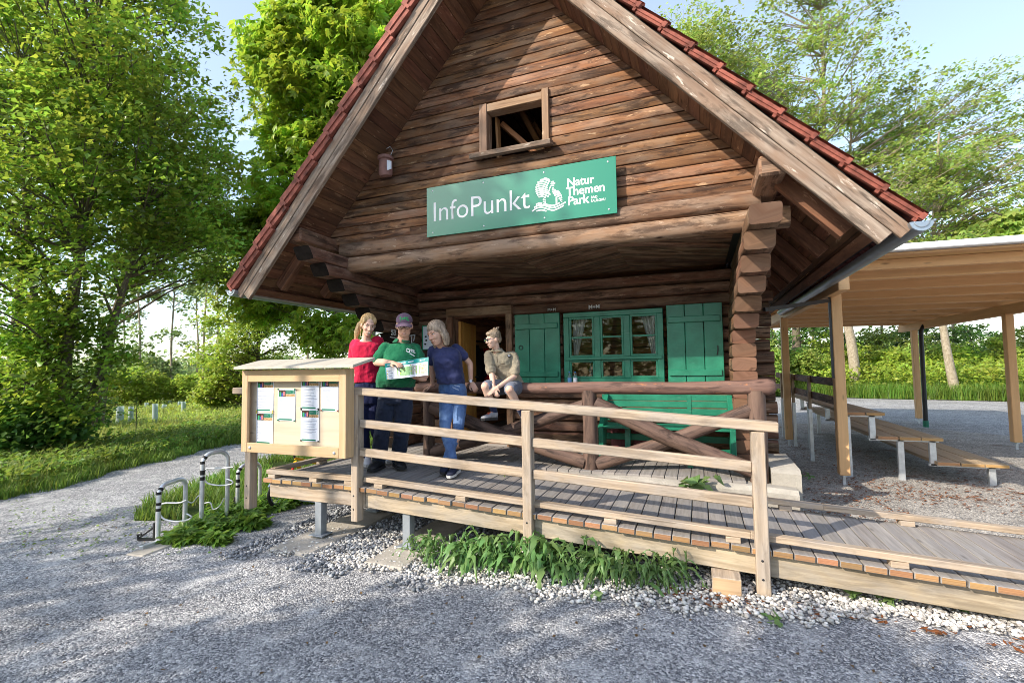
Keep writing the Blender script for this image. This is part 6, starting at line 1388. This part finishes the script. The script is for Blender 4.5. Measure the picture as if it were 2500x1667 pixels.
mb = MB(); torso(mb, [(J(1102, 936, .07), ax, fr, .158, .118), (J(1099, 922, .08), ax, fr, .166, .126), (wa+UP*.04, ax, fr, .166, .118), (J(1092, 885, .07), ax, fr, .172, .132), (ch+UP*.01, ax, fr, .176, .128), (J(1086, 855, .03), ax, fr, .168, .085), (J(1081, 847, .03), ax, fr, .115, .07)])
limb(mb, [J(1062, 855, .03), sL, sL.lerp(eL, .58)], [.046, .052, .056]); limb(mb, [J(1106, 852, .0), sR, sR.lerp(eR, .50)], [.046, .052, .056])
solid('top', mb, cloth('navy_top', (.022, .028, .085), (.055, .065, .17), .4), w2_, wr=.014, seed=7, wsc=8)
mb = MB(); torso(mb, [(J(1107, 985, .05), ax, fr, .155, .12), (pv_, ax, fr, .168, .122), (J(1103, 934, .06), ax, fr, .145, .108)])
for h_, k_, a_ in ((hL, kL, aL), (hR, kR, aR)): limb(mb, [h_, h_.lerp(k_, .5), k_, k_.lerp(a_, .5), a_-UP*.0], [.090, .078, .058, .054, .047])
jo = solid('jeans', mb, cloth('blue_jeans', (.030, .075, .21), (.15, .25, .46), .3, 14), w2_, wr=.007, seed=2, wsc=12)
Zb = lambda x, y: (1020+x*.1594, 760+y*.1594)
stick(jo, [[(430, 1105), (520, 1090), (620, 1085), (700, 1110)], [(560, 1130), (640, 1150), (730, 1150)], [(530, 1160), (620, 1200), (730, 1165)]], 15, Zb, plain('faded_denim', (.34, .42, .58), .8), 'faded_belt', jo, D2)
DS = plain('navy_suede', (.022, .026, .05), .8, .2, 0, .2); shoe('shoe', J(1118, 1150, .50), J(1096, 1167, .74), DS, SOLEW, w2_, .045, .085, lace=SOLE); shoe('shoe', J(1090, 1142, .42), J(1082, 1158, .66), DS, SOLE, w2_, .045, .085, lace=SOLE)
GH = hairmat('ash_blonde_hair', (.13, .09, .06), (.46, .36, .27)); mb = MB(); hd.ball(mb, (0, -.022, .05), (.088, .096, .09)); hd.ball(mb, (.0, -.07, -.05), (.075, .045, .10))
for q, l in ((-1, 1.0), (1, .95)): mb.tube([hd.p(q*.045, .03, .09), hd.p(q*.076, .012, .03), hd.p(q*.084, .005, -.05), hd.p(q*.078, .01, -.13*l)], [.02, .02, .022, .014], 12, round_ends=True); mb.tube([hd.p(q*.07, -.03, .04), hd.p(q*.085, -.03, -.05), hd.p(q*.078, -.02, -.125*l)], [.034, .036, .022], 12, round_ends=True)
solid('hair', mb, GH, w2_, .007, 2, wr=.005, wsc=30)
mb = MB(); wn_ = (wR-eR).normalized(); mb.tube([wR-wn_*.022, wR-wn_*.002], .031, 14); wt = mb.build('wristwatch', M['darksteel'], w2_, smooth=True); mb = MB(); mb.tube([wR-wn_*.012+TC*.027, wR-wn_*.012+TC*.037], .017, 14); mb.build('dial', M['paper'], wt, smooth=True)

# --- boy on the rail
D3 = 5.90; J = lambda x, y, d=0: dp(x+7, y, D3-d)
b_ = person('boy in khaki shirt, grey shorts and glasses sitting on the porch rail', J(1215, 955, 0))
hd = Head(J(1197, 829, .08), fdir(-58, 10), UP, .93)
nk = J(1207, 858, .02); ax = (IR+TC*.42).normalized(); fr = (TC-IR*.42).normalized(); sL, sR = J(1186, 868, .03), J(1249, 872, -.0); eL, eR = J(1193, 912, .16), J(1250, 918, .14); wL, wR = J(1198, 944, .33), J(1204, 948, .34); ch = J(1214, 885, .02); wa = J(1224, 925, -.02); pv_ = J(1232, 942, -.04)
hL, hR = J(1220, 945, .0), J(1254, 945, -.03); kL, kR = J(1178, 943, .34), J(1237, 951, .36); aL, aR = J(1198, 1000, .22), J(1266, 1006, .20)
mb = MB(); hd.build(mb, .92, .95); limb(mb, [nk-UP*.04, hd.p(0, -.02, -.06)], [.048, .045]); torso(mb, [(pv_, ax, fr, .13, .10), (wa, ax, fr, .115, .085), (ch, ax, fr, .125, .09), (J(1210, 864, .01), ax, fr, .11, .06), (nk, ax, fr, .045, .045)])
for s_, e_, w_ in ((sL, eL, wL), (sR, eR, wR)): limb(mb, [s_, e_], [.040, .033]); limb(mb, [e_, e_.lerp(w_, .35), w_], [.033, .034, .022])
hand(mb, wL, (-UP*.8+IR*.25+TC*.2), IR*.4-TC*.8, TC, .85, .4); hand(mb, wR, (-IR*.75-UP*.45+TC*.2), -TC-UP*.2, UP, .88, .4)
for h_, k_, a_ in ((hL, kL, aL), (hR, kR, aR)): limb(mb, [h_, h_.lerp(k_, .5), k_], [.076, .07, .053]); limb(mb, [k_, k_.lerp(a_, .35), a_], [.052, .050, .033])
bo = solid('body', mb, SK2, b_); hd.bvh(bo); hd.face(b_, smile=-.2, lookdown=.3, brow=plain('fair_brow', (.3, .22, .15), .8))
mb = MB(); torso(mb, [(J(1236, 934, -.05), ax, fr, .175, .125), (J(1230, 918, -.03), ax, fr, .165, .120), (J(1220, 898, .0), ax, fr, .152, .112), (ch, ax, fr, .15, .108), (J(1212, 868, .01), ax, fr, .145, .078), (J(1208, 859, .01), ax, fr, .085, .058)])
limb(mb, [J(1194, 867, .02), sL, sL.lerp(eL, .82)], [.048, .054, .060]); limb(mb, [J(1236, 868, .0), sR, sR.lerp(eR, .80)], [.048, .054, .060])
KH = cloth('khaki_shirt', (.235, .20, .14), (.37, .32, .235)); ks = solid('shirt', mb, KH, b_, wr=.014, seed=4, wsc=10)
mb = MB()
for q in (-1, 1): mb.rings([[nk+UP*.04+ax*(q*.055*math.cos(t))+fr*(.06*math.sin(t)) for t in [-.7+2.2*j/8 for j in range(9)]], [nk+UP*.0+ax*(q*.085*math.cos(t))+fr*(.098*math.sin(t)) for t in [-.7+2.2*j/8 for j in range(9)]]], closed=False)
c_ = mb.build('collar', KH, ks, smooth=True); c_.modifiers.new('s', 'SOLIDIFY').thickness = .005
stick(ks, [[(1375, 660), (1420, 655)], [(1372, 675), (1400, 705), (1424, 690)], [(1420, 655), (1426, 690)]], 14, Zb, M['darksteel'], 'badge', ks, D3); stick(ks, [[(1384, 675), (1415, 675)]], 22, Zb, M['paper'], 'badge', ks, D3)
stick(ks, [[(1210, 690), (1222, 770), (1235, 860)]], 11, Zb, plain('placket', (.11, .085, .055), .9), 'placket', ks, D3); stick(ks, [[(1262, 812), (1330, 800)], [(1130, 815), (1178, 828)]], 11, Zb, plain('pocket_edge', (.12, .09, .06), .9), 'pocket', ks, D3)
mb = MB(); torso(mb, [(J(1236, 952, -.03), ax, fr, .15, .115), (pv_, ax, fr, .148, .118), (J(1230, 934, -.03), ax, fr, .135, .10)])
for h_, k_ in ((hL, kL), (hR, kR)): limb(mb, [h_, h_.lerp(k_, .5), h_.lerp(k_, .86)], [.096, .090, .078])
solid('shorts', mb, cloth('grey_shorts', (.10, .115, .16), (.17, .19, .25)), b_, wr=.008, seed=6)
SN = cloth('grey_trainer', (.16, .17, .20), (.42, .40, .40), .3, 40); SO = plain('orange_sole', (.6, .10, .03), .6); SX = cloth('navy_sock', (.015, .02, .06))
for a_, k_, he, to in ((aL, kL, J(1206, 1024, .20), J(1168, 1026, .34)), (aR, kR, J(1268, 1024, .16), J(1282, 1046, .30))):
    mb = MB(); d = (a_-k_).normalized(); limb(mb, [a_-d*.05, a_+d*.03], [.042, .040]); mb.build('sock', SX, b_, smooth=True); sh = shoe('shoe', he, to, SN, SOLE, b_, .045, .085, lace=SO)
BH = hairmat('fair_short_hair', (.10, .07, .045), (.40, .31, .22)); mb = MB(); hd.ball(mb, (0, -.024, .052), (.081, .096, .084)); hd.ball(mb, (0, .03, .085), (.06, .055, .032)); hd.ball(mb, (0, -.075, .0), (.068, .04, .06))
for k in range(9): mb.tube([hd.p(.02*math.sin(k*2.1), -.06+.02*math.cos(k), .115), hd.p(.035*math.sin(k*2.1), -.08+.03*math.cos(k*1.7), .155)], [.012, .004], 8, round_ends=True)
solid('hair', mb, BH, b_, .006, 2, wr=.004, wsc=34); glasses(hd, b_, M['blue'] if 0 else plain('dark_blue_frame', (.03, .05, .16), .3), .024, .016)
